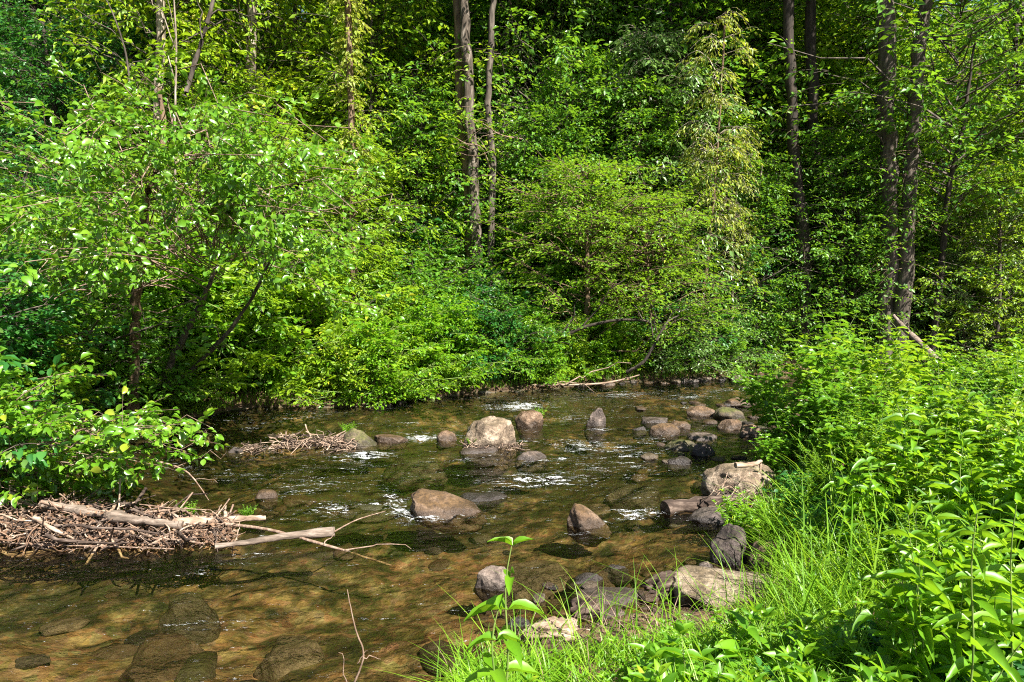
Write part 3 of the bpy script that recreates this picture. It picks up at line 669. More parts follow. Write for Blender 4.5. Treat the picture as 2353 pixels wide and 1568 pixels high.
# vine-covered trunk
vt = tree(None, 815, 15.5, 9, 'trunk wrapped in yellow-green climbing leaves at left of centre', r=.085, bark='brown', pts=[(810, 450), (805, 200), (797, -60)], r1=.07)
mb = MB(); rg = np.random.default_rng(77); nn = 150
yy = rg.uniform(-60, 480, nn); bx = np.interp(yy, [-60, 200, 480], [797, 805, 812])
b0 = np.array(vt.location); PP = np.array([D(bx[i], yy[i], 15.5) for i in range(nn)]) - b0
az = rg.uniform(0, 6.28, nn); sprays(mb, PP, np.stack([np.cos(az), np.sin(az), rg.uniform(-.5, .2, nn)], 1), rg, 16, .42, .35, .10, .55, .45, 'far', 0, 1)
link('vine', mb.mesh('vine', [LM['yellow'], BM['twig']]), vt)

def shoots(t, pts, Y, n_, leafm, seed, rad=.5):
    rg = np.random.default_rng(seed); mb = MB(); b0 = np.array(t.location); q = rg.random(n_) * (len(pts) - 1)
    px_ = np.interp(q, range(len(pts)), [p[0] for p in pts]); py_ = np.interp(q, range(len(pts)), [p[1] for p in pts])
    P = np.array([D(px_[i], py_[i], Y) for i in range(n_)]) - b0; az = rg.uniform(0, 6.28, n_)
    sprays(mb, P, np.stack([np.cos(az), np.sin(az), rg.uniform(-.3, .3, n_)], 1), rg, 14, rad * 1.4, rad, .12, .5, .35, 'far', 0, 1)
    link('foliage', mb.mesh('foliage', [LM[leafm], BM['twig']]), t)
for t_ in [o for o in bpy.data.objects if o.get('label', '').startswith(('stoutest tree', 'leaning brown-barked', 'dark crooked', 'tall pale-barked', 'slim grey-barked'))]:
    L_ = t_['label']
    if L_.startswith('stoutest'): shoots(t_, [(2044, 700), (2042, 420), (2038, 150)], 16.6, 24, 'herb', 1, .7)
    elif L_.startswith('leaning'): shoots(t_, [(2075, 640), (2090, 420), (2105, 200)], 16.4, 30, 'forest', 2, .7)
    elif L_.startswith('dark crooked'): shoots(t_, [(1848, 600), (1830, 380), (1820, 100)], 17.2, 18, 'forest', 3, .6)
    elif L_.startswith('tall pale'): shoots(t_, [(1095, 560), (1080, 260), (1070, 100)], 17.1, 16, 'lime', 4, .5)
    else: shoots(t_, [(1128, 420), (1124, 250), (1130, 60)], 17.0, 12, 'lime', 5, .5)
# rank and file: kinds set out by row
rows = [
 # kind choices by picture x, Y, H
 (16.6, 5.2, 260, 'young'), (18.6, 7.4, 190, 'mid'), (21.2, 9.6, 165, 'tall'), (25.0, 12.5, 160, 'back'), (30.5, 15.5, 160, 'back')]
def kind_at(px, row, rr):
    if row == 0:
        if px < 300: return rr.choice(['deepA', 'forestA'])
        if px < 900: return rr.choice(['limeA', 'forestA', 'limeA'])
        if px < 1250: return rr.choice(['forestB', 'forestA', 'deepB'])
        if px < 1560: return rr.choice(['paleA', 'limeA', 'forestB'])
        return rr.choice(['deepA', 'forestB', 'forestA'])
    if px < 350: return rr.choice(['deepA', 'deepB', 'forestA'])
    if px < 850: return rr.choice(['limeA', 'forestA', 'limeA'])
    if px < 1200: return rr.choice(['deepA', 'forestA', 'forestB', 'limeA'])
    if px < 1650: return rr.choice(['paleA', 'paleA', 'forestA', 'forestB'])
    if px < 2050: return rr.choice(['deepA', 'forestA', 'forestB', 'limeA'])
    return rr.choice(['forestA', 'limeA', 'paleA', 'limeA'])
zones = [(0, 420, 'behind the alder at the far left'), (420, 860, 'in the sunny stand at upper left'), (860, 1230, 'around the double trunk left of centre'), (1230, 1650, 'in the middle of the wood'), (1650, 2000, 'around the dark pair of trunks'), (2000, 2400, 'beside the stoutest trunk at the right')]
def zone(px):
    for a, b, t in zones:
        if px < b: return t
    return zones[-1][2]
look = {'deepA': 'deep green leafy tree', 'deepB': 'dark green tree with hanging sprays', 'forestA': 'mid-green leafy tree', 'forestB': 'green tree with layered boughs', 'limeA': 'bright yellow-green tree', 'paleA': 'pale silvery-green tree'}
size = ['young', 'slim', 'taller', 'tall shaded', 'farther']
rr = random.Random(11)
for ri, (Y, H, dx, nm) in enumerate(rows):
    px = -160 + (ri % 2) * dx * .5
    while px < 2520:
        p_ = px + rr.uniform(-.3, .3) * dx; y_ = Y + rr.uniform(-.9, .9)
        if ri == 0 and px < 700: y_ -= 2.0
        if ri < 2 and (1000 < p_ < 1200): px += dx; continue
        if ri < 2 and 1770 < p_ < 1920 or ri < 1 and 1975 < p_ < 2110 or ri < 3 and 2180 < p_ < 2290: px += dx; continue
        if ri > 2 and 2060 < p_ < 2340: px += dx; continue
        k = kind_at(p_, ri, rr); h_ = H * rr.uniform(.82, 1.18)
        if ri == 0 and 1180 < p_ < 1650: h_ *= .8
        if ri == 0 and p_ > 1700: y_ += 1.5
        sp_ = rr.uniform(.85, 1.15) * (1.1 if ri < 2 else 1.0 / (h_ / 8) ** .35)
        t = tree(k, p_, y_, h_, f'{size[ri]} {look[k]} {zone(p_)}', f'{size[ri]} forest trees {zone(p_)}', r=.035 + .008 * h_, bark=rr.choice(['grey', 'dark', 'brown']), spread=sp_)
        px += dx
# far-off wood on the slope: one mass
def far_wood():
    rg = np.random.default_rng(5); mb = MB()
    for (Y, n_, H) in ((37, 15, 15), (46, 17, 17), (58, 20, 20), (74, 22, 24)):
        for i in range(n_):
            x = ((i + rg.uniform(.1, .9)) / n_ - .5) * Y * 1.9; y = Y + rg.uniform(-3, 3); z = hz(x, y)
            h = H * rg.uniform(.8, 1.2) * (.35 if .56 * Y < x < .75 * Y else .9)
            nc = 330; az = rg.uniform(0, 6.28, nc); t = rg.random(nc) ** .8
            r = (.35 + .25 * np.sin(np.pi * t)) * h * .36 * rg.uniform(.3, 1.1, nc)
            P = np.stack([x + np.cos(az) * r, y + np.sin(az) * r, z + 1 + t * h], 1)
            sprays(mb, P, np.stack([np.cos(az), np.sin(az), np.full(nc, .1)], 1), rg, 14, 1.3, 1.0, .26, .55, .2, 'far', int(rg.integers(0, 2)), 2, .6, .01, False)
            mb.add(*tubes(np.array([[[x, y, z - .3], [x, y, z + h * .5], [x + .3, y, z + h * .95]]]), np.array([[.3, .2, .06]]), 7), 2)
    return mb.mesh('distant_wood', [LM['forest'], LM['deep'], BM['dark']])
tag(link('distant_wood', far_wood()), 'mass of shaded trees filling the slope behind the wood', 'forest', kind='stuff')

# layered bank tree and its arching limbs
lt = tree('layerA', 1345, 15.6, 4.6, 'wide low tree with flat layered boughs on the far bank at centre', r=.075, bark='brown', pts=[(1348, 720), (1350, 600), (1345, 480)], cs=1.0, crown_z=.1, r1=.03)
lt2 = tree('layerA', 1500, 16.3, 4.2, 'layered yellow-green tree right of the wide low one', r=.06, bark='brown', pts=[(1490, 640), (1480, 520)], cs=.85, crown_z=.1, r1=.03)
def stick(name, pts, r0, r1, mat, label, cat, group=None, sides=7, forks=(), seed=1):
    """pts: (px, py, Y) triples"""
    W = [D(*p) for p in pts]; b = W[0]
    me = trunk_mesh([w - b for w in W], r0, r1, mat, sides, seed, 1.0, [(D(*a) - b, D(*c) - b, r) for a, c, r in forks]); me.name = name
    return tag(link(name, me, None, b), label, cat, group)
stick('arching_branch', [(1240, 795, 14.9), (1290, 775, 14.8), (1350, 750, 14.7), (1430, 735, 14.6), (1520, 742, 14.6)], .055, .02, 'dark', 'dark limb arching low over the bank shrubs at centre', 'branch', seed=4,
      forks=[((1290, 775, 14.8), (1330, 690, 14.8), .03), ((1330, 760, 14.7), (1440, 640, 14.6), .02)])
stick('bent_trunk', [(1440, 855, 14.3), (1475, 835, 14.1), (1500, 800, 14.0), (1530, 745, 13.9), (1560, 725, 13.9)], .042, .012, 'grey', 'bent bare pale stem leaning from the far waterline', 'branch', seed=5,
      forks=[((1500, 775, 14), (1455, 700, 13.8), .015), ((1520, 755, 14), (1600, 740, 13.8), .012), ((1510, 765, 14), (1490, 660, 13.9), .012), ((1530, 745, 13.9), (1610, 700, 13.8), .01)])
stick('fallen_log', [(2052, 724, 15.2), (2075, 752, 15.0), (2120, 795, 14.7), (2165, 842, 14.4)], .045, .085, 'greywood', 'fallen pale log leaning down to the right behind the weeds', 'log', seed=6, forks=[((2085, 762, 14.9), (2088, 742, 14.8), .02), ((2120, 795, 14.7), (2145, 790, 14.6), .02)])
stick('fallen_branch', [(1120, 893, 14.8), (1230, 886, 14.6), (1380, 882, 14.5), (1470, 862, 14.6)], .035, .015, 'drift', 'long pale driftwood pole lying along the far waterline', 'branch', seed=7, forks=[((1300, 884, 14.5), (1450, 835, 14.3), .02), ((1240, 888, 14.5), (1420, 900, 14.2), .012)])
stick('dead_branch', [(1140, 440, 17.5), (1110, 345, 17), (1070, 330, 16.8), (1035, 310, 16.6)], .025, .006, 'twig', 'bare dead branch crossing the double trunk, lower one', 'branch', seed=8, forks=[((1110, 345, 17), (1050, 345, 16.9), .012), ((1120, 350, 17), (1060, 280, 16.8), .012), ((1150, 350, 17), (1040, 360, 16.8), .01)])
stick('dead_branch', [(1200, 320, 17.4), (1150, 310, 17.2), (1110, 285, 17), (1060, 265, 16.8)], .022, .006, 'twig', 'bare dead branch crossing the double trunk, upper one', 'branch', seed=9, forks=[((1130, 295, 17.), (1085, 300, 16.9), .01), ((1150, 310, 17), (1095, 330, 16.8), .01)])
stick('bare_branch', [(405, 620, 12.5), (402, 300, 12.3), (405, 120, 12.2), (398, -40, 12.1)], .022, .012, 'pale', 'thin white bare stem near the top behind the alder', 'branch', seed=10, forks=[((404, 110, 12.2), (330, -20, 12.1), .012), ((403, 190, 12.2), (380, -20, 12.1), .01)])
stick('bare_branch', [(300, 330, 11.5), (295, 160, 11.5), (270, 60, 11.4), (240, -10, 11.4)], .018, .008, 'grey', 'thin dark bare stem at the top left', 'branch', seed=12, forks=[((298, 100, 11.5), (150, 20, 11.3), .01), ((297, 155, 11.5), (390, 115, 11.4), .009)])
stick('bare_branch', [(425, 220, 12.8), (455, 120, 12.8), (480, 40, 12.7), (495, -30, 12.7)], .045, .03, 'grey', 'forked grey bare stem by the white one at the top', 'branch', seed=13, forks=[((485, 35, 12.7), (590, 32, 12.6), .018), ((590, 32, 12.6), (650, 45, 12.6), .012), ((465, 90, 12.7), (450, -10, 12.6), .015)])

# shrubs of the far bank, left to right
bank = [
 (-60, 'deepS', 1.3, .6, 'dark shrub at the far left edge behind the alder shrub'), (60, 'limeS', .9, .8, 'yellow-green shrub in the gap at the far left'), (150, 'forestS', 1.0, 2.6, 'mid-green shrub at the foot of the far-left bank'),
 (245, 'herbS', 1.0, .9, 'green shrub left of the alder trunks'), (370, 'deepS', 1.1, 1.3, 'dark green shrub between the alder trunks'), (450, 'forestS', 1.0, .9, 'shrub right of the leaning alder stems'),
 (540, 'herbS', 1.0, 1.0, 'leafy shrub above the brown gravel strip'), (600, 'forestS', .9, 1.5, 'shrub behind the long grass tuft'), (700, 'forestS', 1.1, 1.5, 'green shrub above the right of the long grass'),
 (800, 'limeS', .8, .7, 'brightest yellow-green shrub at the far waterline'), (868, 'herbS', .95, .6, 'yellow-green shrub second from the grass tuft'), (935, 'limeS', .8, .55, 'low lime shrub at the bend of the far bank'),
 (985, 'herbS', 1.0, .7, 'green shrub right of the lime shrubs'), (1045, 'herbS', 1.0, .9, 'fresh green shrub below the double trunk'), (1110, 'deepS', .95, .9, 'dark shrub over the shaded waterline at centre'),
 (1175, 'forestS', .95, .8, 'green shrub over the shaded waterline'), (1240, 'herbS', .8, .6, 'low shrub left of the driftwood pole'), (1300, 'limeS', .85, .8, 'light green shrub above the driftwood pole'),
 (1370, 'herbS', .9, .9, 'leafy shrub under the arching dark limb'), (1430, 'limeS', .7, .7, 'small bright shrub left of the bent bare stem'), (1500, 'forestS', .85, .8, 'green shrub at the foot of the bent bare stem'),
 (1565, 'paleS', .9, .8, 'silvery green shrub right of the bent bare stem'), (1630, 'forestS', .9, .8, 'dark-hearted shrub below the slender sapling'), (1700, 'paleS', .85, .8, 'pale shrub at the right end of the far shore'), (1770, 'forestS', .9, .9, 'shrub half hidden behind the tall leafy near-bank shrub'),
]
for px, k, s, off, lab in bank:
    shrub(k, px, shoreY(px) + off + (2.0 if 200 < px < 480 else 1.2 if 520 < px < 760 else -.3 if px < 1400 else -.1), s * 1.05, lab)
for px, Y, s, k, lab in ((140, 12.4, 1.7, 'herbS', 'bright shrub on the bank left of the alder stems'), (290, 12.9, 1.8, 'limeS', 'bright shrub right behind the upright alder stem'), (420, 12.6, 1.7, 'herbS', 'bright shrub behind the leaning alder stems'),
    (520, 13.4, 1.7, 'forestS', 'shrub up the bank right of the alder stems'), (30, 11.6, 1.6, 'forestS', 'shrub up the bank at the left edge'), (640, 13.6, 1.8, 'limeS', 'bright shrub up the bank above the long grass'), (370, 11.6, .8, 'limeS', 'low bright shrub at the foot of the alder stems')):
    shrub(k, px, Y, s, lab)
# second tier up the bank
rr = random.Random(21)
for ti, (off, s0, step) in enumerate(((2.2, 1.25, 105), (3.6, 1.5, 130), (5.4, 1.6, 170))):
    px = -120 + ti * 40
    while px < 2480:
        p_ = px + rr.uniform(-20, 20)
        k = rr.choice(['forestS', 'herbS', 'limeS'] if p_ < 950 else ['forestS', 'deepS', 'herbS'] if p_ < 1400 else ['paleS', 'forestS', 'deepS'] if p_ < 1750 else ['deepS', 'forestS', 'deepS', 'paleS'])
        nm_ = {'forestS': 'mid-green', 'herbS': 'fresh green', 'limeS': 'yellow-green', 'deepS': 'dark green', 'paleS': 'pale green'}[k]
        shrub(k, p_, shoreY(p_) + off + rr.uniform(-.4, .4), s0 * rr.uniform(.85, 1.2), f'{nm_} shrub {zone(p_)}, {["just above the waterside", "higher up", "at the foot of the wood"][ti]}', f'undergrowth shrubs {zone(p_)}', sz=rr.uniform(.8, 1.15))
        px += step

# ------------------------------------------------------------------ the alder at the left
def alder():
    base = D(300, 935, 10.6); base[2] = hz(base[0], base[1]) - .05
    o = empty('alder_tree', base, 'alder with three leaning stems and big glossy round leaves at the left', 'tree')
    rg = np.random.default_rng(31)
    link('trunk', trunk_mesh([np.zeros(3)] + [D(*q) - base for q in ((312, 750, 10.2), (325, 560, 9.6), (340, 440, 9.2), (375, 330, 9.2), (365, 200, 9.4))], .085, .03, 'brown', 10, 1), o)
    link('trunk', trunk_mesh([D(355, 905, 11.2) - base] + [D(*q) - base for q in ((385, 850, 11), (430, 760, 10.8), (470, 680, 10.6), (500, 610, 10.5))], .065, .03, 'grey', 9, 2), o)
    link('trunk', trunk_mesh([D(385, 905, 11.4) - base] + [D(*q) - base for q in ((440, 850, 11.2), (510, 780, 11), (570, 700, 10.8), (620, 600, 10.5))], .045, .02, 'grey', 8, 3), o)
    mb = MB(); ends = []; starts = []
    cc = [(330, 430), (340, 560), (370, 330), (480, 640), (580, 650)]
    for i in range(118):
        while True:
            px = rg.uniform(-60, 900); py = rg.uniform(130, 720)
            e = (((px - 400) / 560) ** 2 + ((py - 430) / 330) ** 2) * (1 + .55 * math.sin(px * .021) * math.sin(py * .027 + 1))
            if e > 1: continue
            if px > 520 and py > 560 + (px - 520) * .45: continue
            if 250 < px < 640 and py > 500: continue
            if px <= 140 and rg.random() < .3: py = rg.uniform(560, 860)
            if 290 < px < 380 and py > 430: continue
            if px < 250 and py < 130 + (250 - px) * .1: continue
            if px > 560 and py < 170 + (px - 560) * .55: continue
            break
        Y = rg.uniform(7.0, 11.3) - .6 * (1 - e)
        B = D(px, py, Y) - base; a = D(*cc[rg.integers(0, 5)], 10.4) - base
        A = a * .8 + B * .2; starts.append(A); ends.append(B)
    A = np.array(starts); B = np.array(ends)
    limb(mb, A, B, .010, .004, rg, 1, .1, 6, 4, .05)
    spr = 8; tt = rg.uniform(.45, 1.02, (len(A), spr)); P = A[:, None] + (B - A)[:, None] * tt[..., None]
    Dn = nrm(B - A)[:, None] + rg.normal(0, .6, (len(A), spr, 3)) * [1, 1, .6]
    sprays(mb, P.reshape(-1, 3), Dn.reshape(-1, 3), rg, 13, .50, .40, .088, .66, .15, 'near', 0, 1, .8, .0025)
    link('crown', mb.mesh('crown', [LM['alder'], BM['twig']]), o)
alder()
def alder_low():
    base = D(-260, 1060, 6.8); base[2] = hz(base[0], base[1])
    o = empty('alder_shrub', base, 'low alder shrub whose leafy boughs hang over the driftwood at left', 'shrub')
    rg = np.random.default_rng(37); mb = MB(); A = []; B = []
    for i in range(74):
        while True:
            px = rg.uniform(-120, 520); py = rg.uniform(935, 1130)
            if py > 1160 - (px - 100) * .22: continue
            if py < 925 + max(0, px - 200) * .16: continue
            break
        b_ = D(px, py, rg.uniform(6.2, 7.6)) - base
        if i > 54: b_ = D(rg.uniform(-120, 190), rg.uniform(850, 945), rg.uniform(6.4, 7.8)) - base
        A.append(b_ * .45 + (D(-100, 1030, 6.9) - base) * .55); B.append(b_)
    A = np.array(A); B = np.array(B)
    limb(mb, A, B, .008, .003, rg, 1, .03, 6, 4, .06)
    spr = 6; tt = rg.uniform(.5, 1.02, (len(A), spr)); P = A[:, None] + (B - A)[:, None] * tt[..., None]
    Dn = nrm(B - A)[:, None] + rg.normal(0, .5, (len(A), spr, 3)) * [1, 1, .35]
    sprays(mb, P.reshape(-1, 3), Dn.reshape(-1, 3), rg, 9, .36, .26, .085, .64, .1, 'near', 0, 1, .7, .0025)
    link('foliage', mb.mesh('foliage', [LM['alder'], BM['twig']]), o)
    link('stem', trunk_mesh([np.zeros(3), D(-180, 1040, 6.8) - base, D(-60, 1010, 6.9) - base, D(120, 1000, 7) - base], .05, .012, 'grey', 8, 4), o)
alder_low()
stick('bare_twig', [(360, 1060, 6.6), (430, 1085, 6.5), (480, 1150, 6.4)], .012, .004, 'twig', 'bare grey twig dangling below the low alder shrub', 'twig', seed=14, forks=[((400, 1075, 6.6), (520, 1040, 6.5), .005), ((440, 1100, 6.5), (500, 1110, 6.5), .004)])

# ------------------------------------------------------------------ driftwood raft at the left and other wood
def pile(name, label, samples, seed, n_, lmin, lmax, rmin, rmax, flat=.35, mats=('drift', 'twig', 'wetwood'), litter=0):
    rg = np.random.default_rng(seed); mb = MB()
    if litter:
        P = np.array([samples(rg) for _ in range(litter)]); U = rg.normal(0, 1, (litter, 3)) * [1, 1, .4]
        leaves(mb, P, U, UP + rg.normal(0, .6, (litter, 3)), rg.uniform(.02, .06, litter), rg.uniform(.015, .035, litter), 'mid', mats.index('litter'))
    for i in range(n_):
        c = samples(rg); az = rg.normal(0, 1.1); el = rg.normal(0, flat); L = lmin + (lmax - lmin) * rg.random() ** 2
        d = np.array([math.cos(az) * math.cos(el), math.sin(az) * math.cos(el), math.sin(el)])
        k = 5; t = np.linspace(-.5, .5, k)[:, None]
        pl = c + d * L * t + rg.normal(0, L * .045, (k, 3)); pl[:, 2] = np.maximum(pl[:, 2], -.06)
        r = rg.uniform(rmin, rmax); mb.add(*tubes(pl[None], (r * np.linspace(1, .55, k))[None], 5), int(rg.integers(0, len(mats))))
    tag(link(name, mb.mesh(name, [BM[m_] for m_ in mats])), label, 'driftwood', kind='stuff')
def s_main(rg):
    px = rg.uniform(-140, 540); py = rg.uniform(1180, 1262) if px < 400 else rg.uniform(1195, 1258)
    p = G(px, py); top = (.23 if px < 250 else .12) * (1 - ((py - 1215) / 60) ** 2 * .8); return p + [0, 0, rg.uniform(-.04, max(.04, top))]
pile('driftwood_pile', 'tangled heap of broken sticks and debris against the left bank', s_main, 3, 1700, .05, .30, .002, .0085, .45, ('drift', 'twig', 'wetwood', 'litter', 'wetwood'), 2600)
pile('driftwood_branches', 'longer sticks poking out of the heap against the left bank', s_main, 33, 150, .3, 1.1, .005, .022, .28)
def s_mid(rg):
    px = 810 - 170 * rg.random() ** 1.6; py = rg.uniform(1012, 1036); return G(px, py) + [0, 0, rg.uniform(0, .1)]
pile('twig_raft', 'raft of dead twigs caught on the mossy midstream boulder', s_mid, 4, 260, .15, .55, .004, .012, .3)
def s_l(rg):
    px = rg.uniform(560, 640); py = rg.uniform(1030, 1046); return G(px, py) + [0, 0, rg.uniform(0, .07)]
pile('twig_clump', 'small clump of dead twigs left of the midstream raft', s_l, 5, 50, .12, .4, .003, .008, .3)
def s_b(rg):
    px = rg.uniform(1065, 1205); py = rg.uniform(1026, 1036); return G(px, py) + [0, -.02, rg.uniform(0, .06)]
pile('twig_clump', 'dead twigs stranded at the foot of the large pale domed boulder', s_b, 6, 80, .1, .4, .003, .008, .35)
def s_r(rg):
    px = rg.uniform(1660, 1800); py = rg.uniform(1130, 1175); return G(px, py, .1) + [0, 0, rg.uniform(.0, .08)]
pile('twig_clump', 'twigs and litter lodged around the large rounded tan boulder', s_r, 7, 60, .1, .4, .003, .008, .3)
def gz(px, py, z): 
    p = G(px, py, z); return (px, py, float(p[1]))
stick('log', [gz(95, 1160, .20), gz(180, 1172, .19), gz(260, 1186, .16), gz(340, 1198, .14), gz(420, 1208, .10)], .055, .035, 'greywood', 'thick weathered log on top of the left driftwood heap', 'log', seed=20, sides=12)
stick('log', [gz(495, 1256, .03), gz(560, 1248, .05), gz(660, 1232, .08), gz(768, 1222, .10)], .022, .04, 'greywood', 'smooth peeled log jutting from the left heap into the stream', 'log', seed=21, sides=12)
stick('log', [gz(400, 1205, .1), gz(480, 1198, .1), gz(550, 1192, .09), gz(610, 1190, .07)], .045, .028, 'drift', 'short mossy log at the right end of the left heap', 'log', seed=22, sides=10, forks=[(gz(518, 1190, .1), gz(515, 1165, .12), .02)])
stick('branch', [gz(520, 1205, .1), gz(620, 1218, .09), gz(720, 1245, .05), gz(800, 1268, .0), gz(900, 1300, -.08)], .016, .008, 'twig', 'long thin branch reaching from the heap over the peeled log', 'branch', seed=23, forks=[(gz(790, 1265, .02), gz(945, 1262, .03), .007), (gz(745, 1250, .05), gz(768, 1228, .1), .006)])
stick('branch', [gz(768, 1222, .1), gz(820, 1195, .13), gz(885, 1175, .1)], .008, .004, 'twig', 'thin curved twig rising from the end of the peeled log', 'branch', seed=24)
stick('branch', [gz(-40, 1245, .03), gz(100, 1252, .03), gz(240, 1256, .02), gz(400, 1262, .02)], .008, .005, 'twig', 'long thin pale stick along the front of the left heap', 'branch', seed=25)
stick('branch', [gz(80, 1190, .2), gz(120, 1215, .15), gz(170, 1238, .08)], .018, .012, 'drift', 'peeled stick lying slantwise on the left heap', 'branch', seed=26)
stick('log', [gz(1528, 1172, .03), gz(1590, 1160, .06), gz(1650, 1152, .10), gz(1700, 1150, .12)], .085, .06, 'wetwood', 'black waterlogged log pointing into the stream at the right', 'log', seed=27, sides=12)
stick('branch', [gz(1690, 1070, .5), gz(1730, 1068, .5), gz(1748, 1060, .52)], .025, .02, 'drift', 'short pale stick on top of the large rounded tan boulder', 'branch', seed=28, forks=[(gz(1745, 1062, .5), gz(1748, 1085, .42), .02)])
for i, (a, b, c) in enumerate((((1640, 1150), (1660, 1120), (1672, 1085)), ((1670, 1150), (1690, 1120), (1668, 1088)), ((1600, 1150), (1630, 1140), (1648, 1110)))):
    stick('bare_twig', [gz(*a, .1), gz(*b, .2), gz(*c, .32)], .007, .003, 'drift', ['upright bare twig before the large rounded tan boulder', 'leaning bare twig before the large rounded tan boulder', 'bare twig standing left of the large rounded tan boulder'][i], 'twig', seed=30 + i, forks=[(gz(*b, .2), gz(b[0] + 32, b[1] - 30, .3), .004)])
def chunk(px, py, w, h, mat, label, seed):
    p = G(px, py, .02); dd = math.hypot(p[1], HC); a = w / F * dd / 2; c = h / F * dd * .62
    v, f = ico(5); rg = np.random.default_rng(seed); v = v.copy()
    v = v * (1 + .35 * n3(v * [1.2, 2.5, 2.5] + seed)[:, None] + .22 * n3(v * [2.5, 6, 6] + seed)[:, None] + .1 * n3(v * [4, 14, 14])[:, None]) * [a, a * .45, c]
    b_ = MB(); b_.add(v, f); o = link('driftwood_stump', b_.mesh('driftwood_stump', [BM[mat]], True), None, (p[0], p[1] + a * .3, .02 + c * .35)); o.rotation_euler = (0, -.25, rg.uniform(-.3, .3)); tag(o, label, 'driftwood')
chunk(1280, 1485, 120, 56, 'drift', 'gnarled grey driftwood chunk at the grass edge', 3)
chunk(1345, 1415, 62, 46, 'wetwood', 'dark rotten stump piece left of the grass', 4)
chunk(1530, 1365, 80, 46, 'wetwood', 'black gnarled root left of the large flat pale slab', 5)
# dead twig standing in front
stick('bare_twig', [(800, 1600, 3.0), (835, 1510, 3.0), (815, 1440, 3.0), (798, 1355, 3.0)], .005, .002, 'twig', 'forked dead stalk sticking up in the foreground water', 'twig', seed=40, forks=[((835, 1512, 3.0), (875, 1515, 3.0), .003), ((800, 1575, 3.0), (778, 1500, 3.0), .003), ((822, 1525, 3.0), (845, 1495, 3.0), .003)])

# ------------------------------------------------------------------ near-bank plants
def herb_mesh(name, lm, seed, H=1.0, nst=5, spread=.25, nodes=12, leaf=.13, asp=.32, whorl=2, tpl='lance', droop=.3, rst=.005, topleaf=.5, rise=.35, side=0):
    rg = np.random.default_rng(seed); mb = MB()
    for s in range(nst):
        az = rg.uniform(0, 6.28); h = H * rg.uniform(.7, 1.08); ln = rg.uniform(.3, 1) * spread
        t = np.linspace(0, 1, 8)[:, None]
        b0 = np.array([math.cos(az), math.sin(az), 0]) * spread * .35
        pl = b0 + np.array([math.cos(az), math.sin(az), 0]) * ln * t ** 1.6 + UP * h * t + rg.normal(0, .008, (8, 3)) * t
        mb.add(*tubes(pl[None], (rst * np.linspace(1, .35, 8))[None], 5), 1)
        nd = int(nodes * h / H); q = np.linspace(.18, 1, nd)
        lines = [(pl, q, 1.0)]
        for k_ in range(side):
            tb = rg.uniform(.3, .85); i0 = tb * 7; st = np.array([np.interp(i0, range(8), pl[:, j]) for j in range(3)])
            a2 = rg.uniform(0, 6.28); dl = h * rg.uniform(.15, .35)
            en = st + np.array([math.cos(a2), math.sin(a2), rg.uniform(.5, 1.3)]) * dl
            sp_ = st + (en - st) * np.linspace(0, 1, 8)[:, None]
            mb.add(*tubes(sp_[None], (rst * .6 * np.linspace(1, .4, 8))[None], 4), 1)
            lines.append((sp_, np.linspace(.2, 1, max(3, int(nd * .4))), .8))
        for (pl_, q_, sc_) in lines:
            for i, tq in enumerate(q_):
                c = np.array([np.interp(tq * 7, range(8), pl_[:, j]) for j in range(3)])
                nw = whorl if tq < .97 else whorl + 2
                a0 = i * 1.7 + rg.uniform(-.3, .3) + np.arange(nw) * 2 * np.pi / nw
                up_ = rise + (1.2 if tq > .95 else .5 * tq)
                U = np.stack([np.cos(a0), np.sin(a0), np.full(nw, up_ - droop) + rg.normal(0, .2, nw)], 1)
                Nn = np.tile(UP, (nw, 1)) * 1.0 - U * .3 + rg.normal(0, .25, (nw, 3))
                L = leaf * sc_ * rg.uniform(.7, 1.15, nw) * (1 - (1 - topleaf) * max(0, tq - .6) / .4) * (.6 + .4 * min(1, tq / .35))
                leaves(mb, np.tile(c, (nw, 1)), U, Nn, L, L * asp, tpl, 0)
    return mb.mesh(name, [LM[lm], BM['stem']])
HB = {
 'tall': herb_mesh('foliage', 'herb', 51, 1.3, 4, .35, 9, .29, .27, 3, rst=.006),
 'tall2': herb_mesh('foliage', 'herb', 52, 1.1, 5, .35, 9, .23, .40, 2, side=2),
 'broad': herb_mesh('foliage', 'herb', 53, .55, 5, .3, 6, .20, .50, 2, droop=.35),
 'feather': herb_mesh('foliage', 'grass', 54, .85, 9, .25, 30, .085, .16, 3, 'lance_lo', side=2, rise=.5),
 'small': herb_mesh('foliage', 'herb', 55, .38, 12, .28, 9, .085, .36, 3, 'lance_lo', side=1),
 'ovate': herb_mesh('foliage', 'alder', 56, 1.3, 8, .55, 13, .125, .60, 2, 'near', side=8, rise=.2),
 'ovateL': herb_mesh('foliage', 'lime', 57, 1.2, 8, .5, 13, .12, .55, 2, 'near', side=6, rise=.3),
}
def herb(kind, x, y, s, label, cat='plant', group=None, name='leafy_weed', z=None, rz=None, sz=1.0):
    zz = hz(x, y) if z is None else z
    o = link(name, HB[kind], None, (x, y, zz - .02)); o.scale = (s, s, s * sz); o.rotation_euler.z = r_.uniform(0, 6.28) if rz is None else rz
    o.rotation_euler.x = r_.uniform(-.08, .08); return tag(o, label, cat, group)
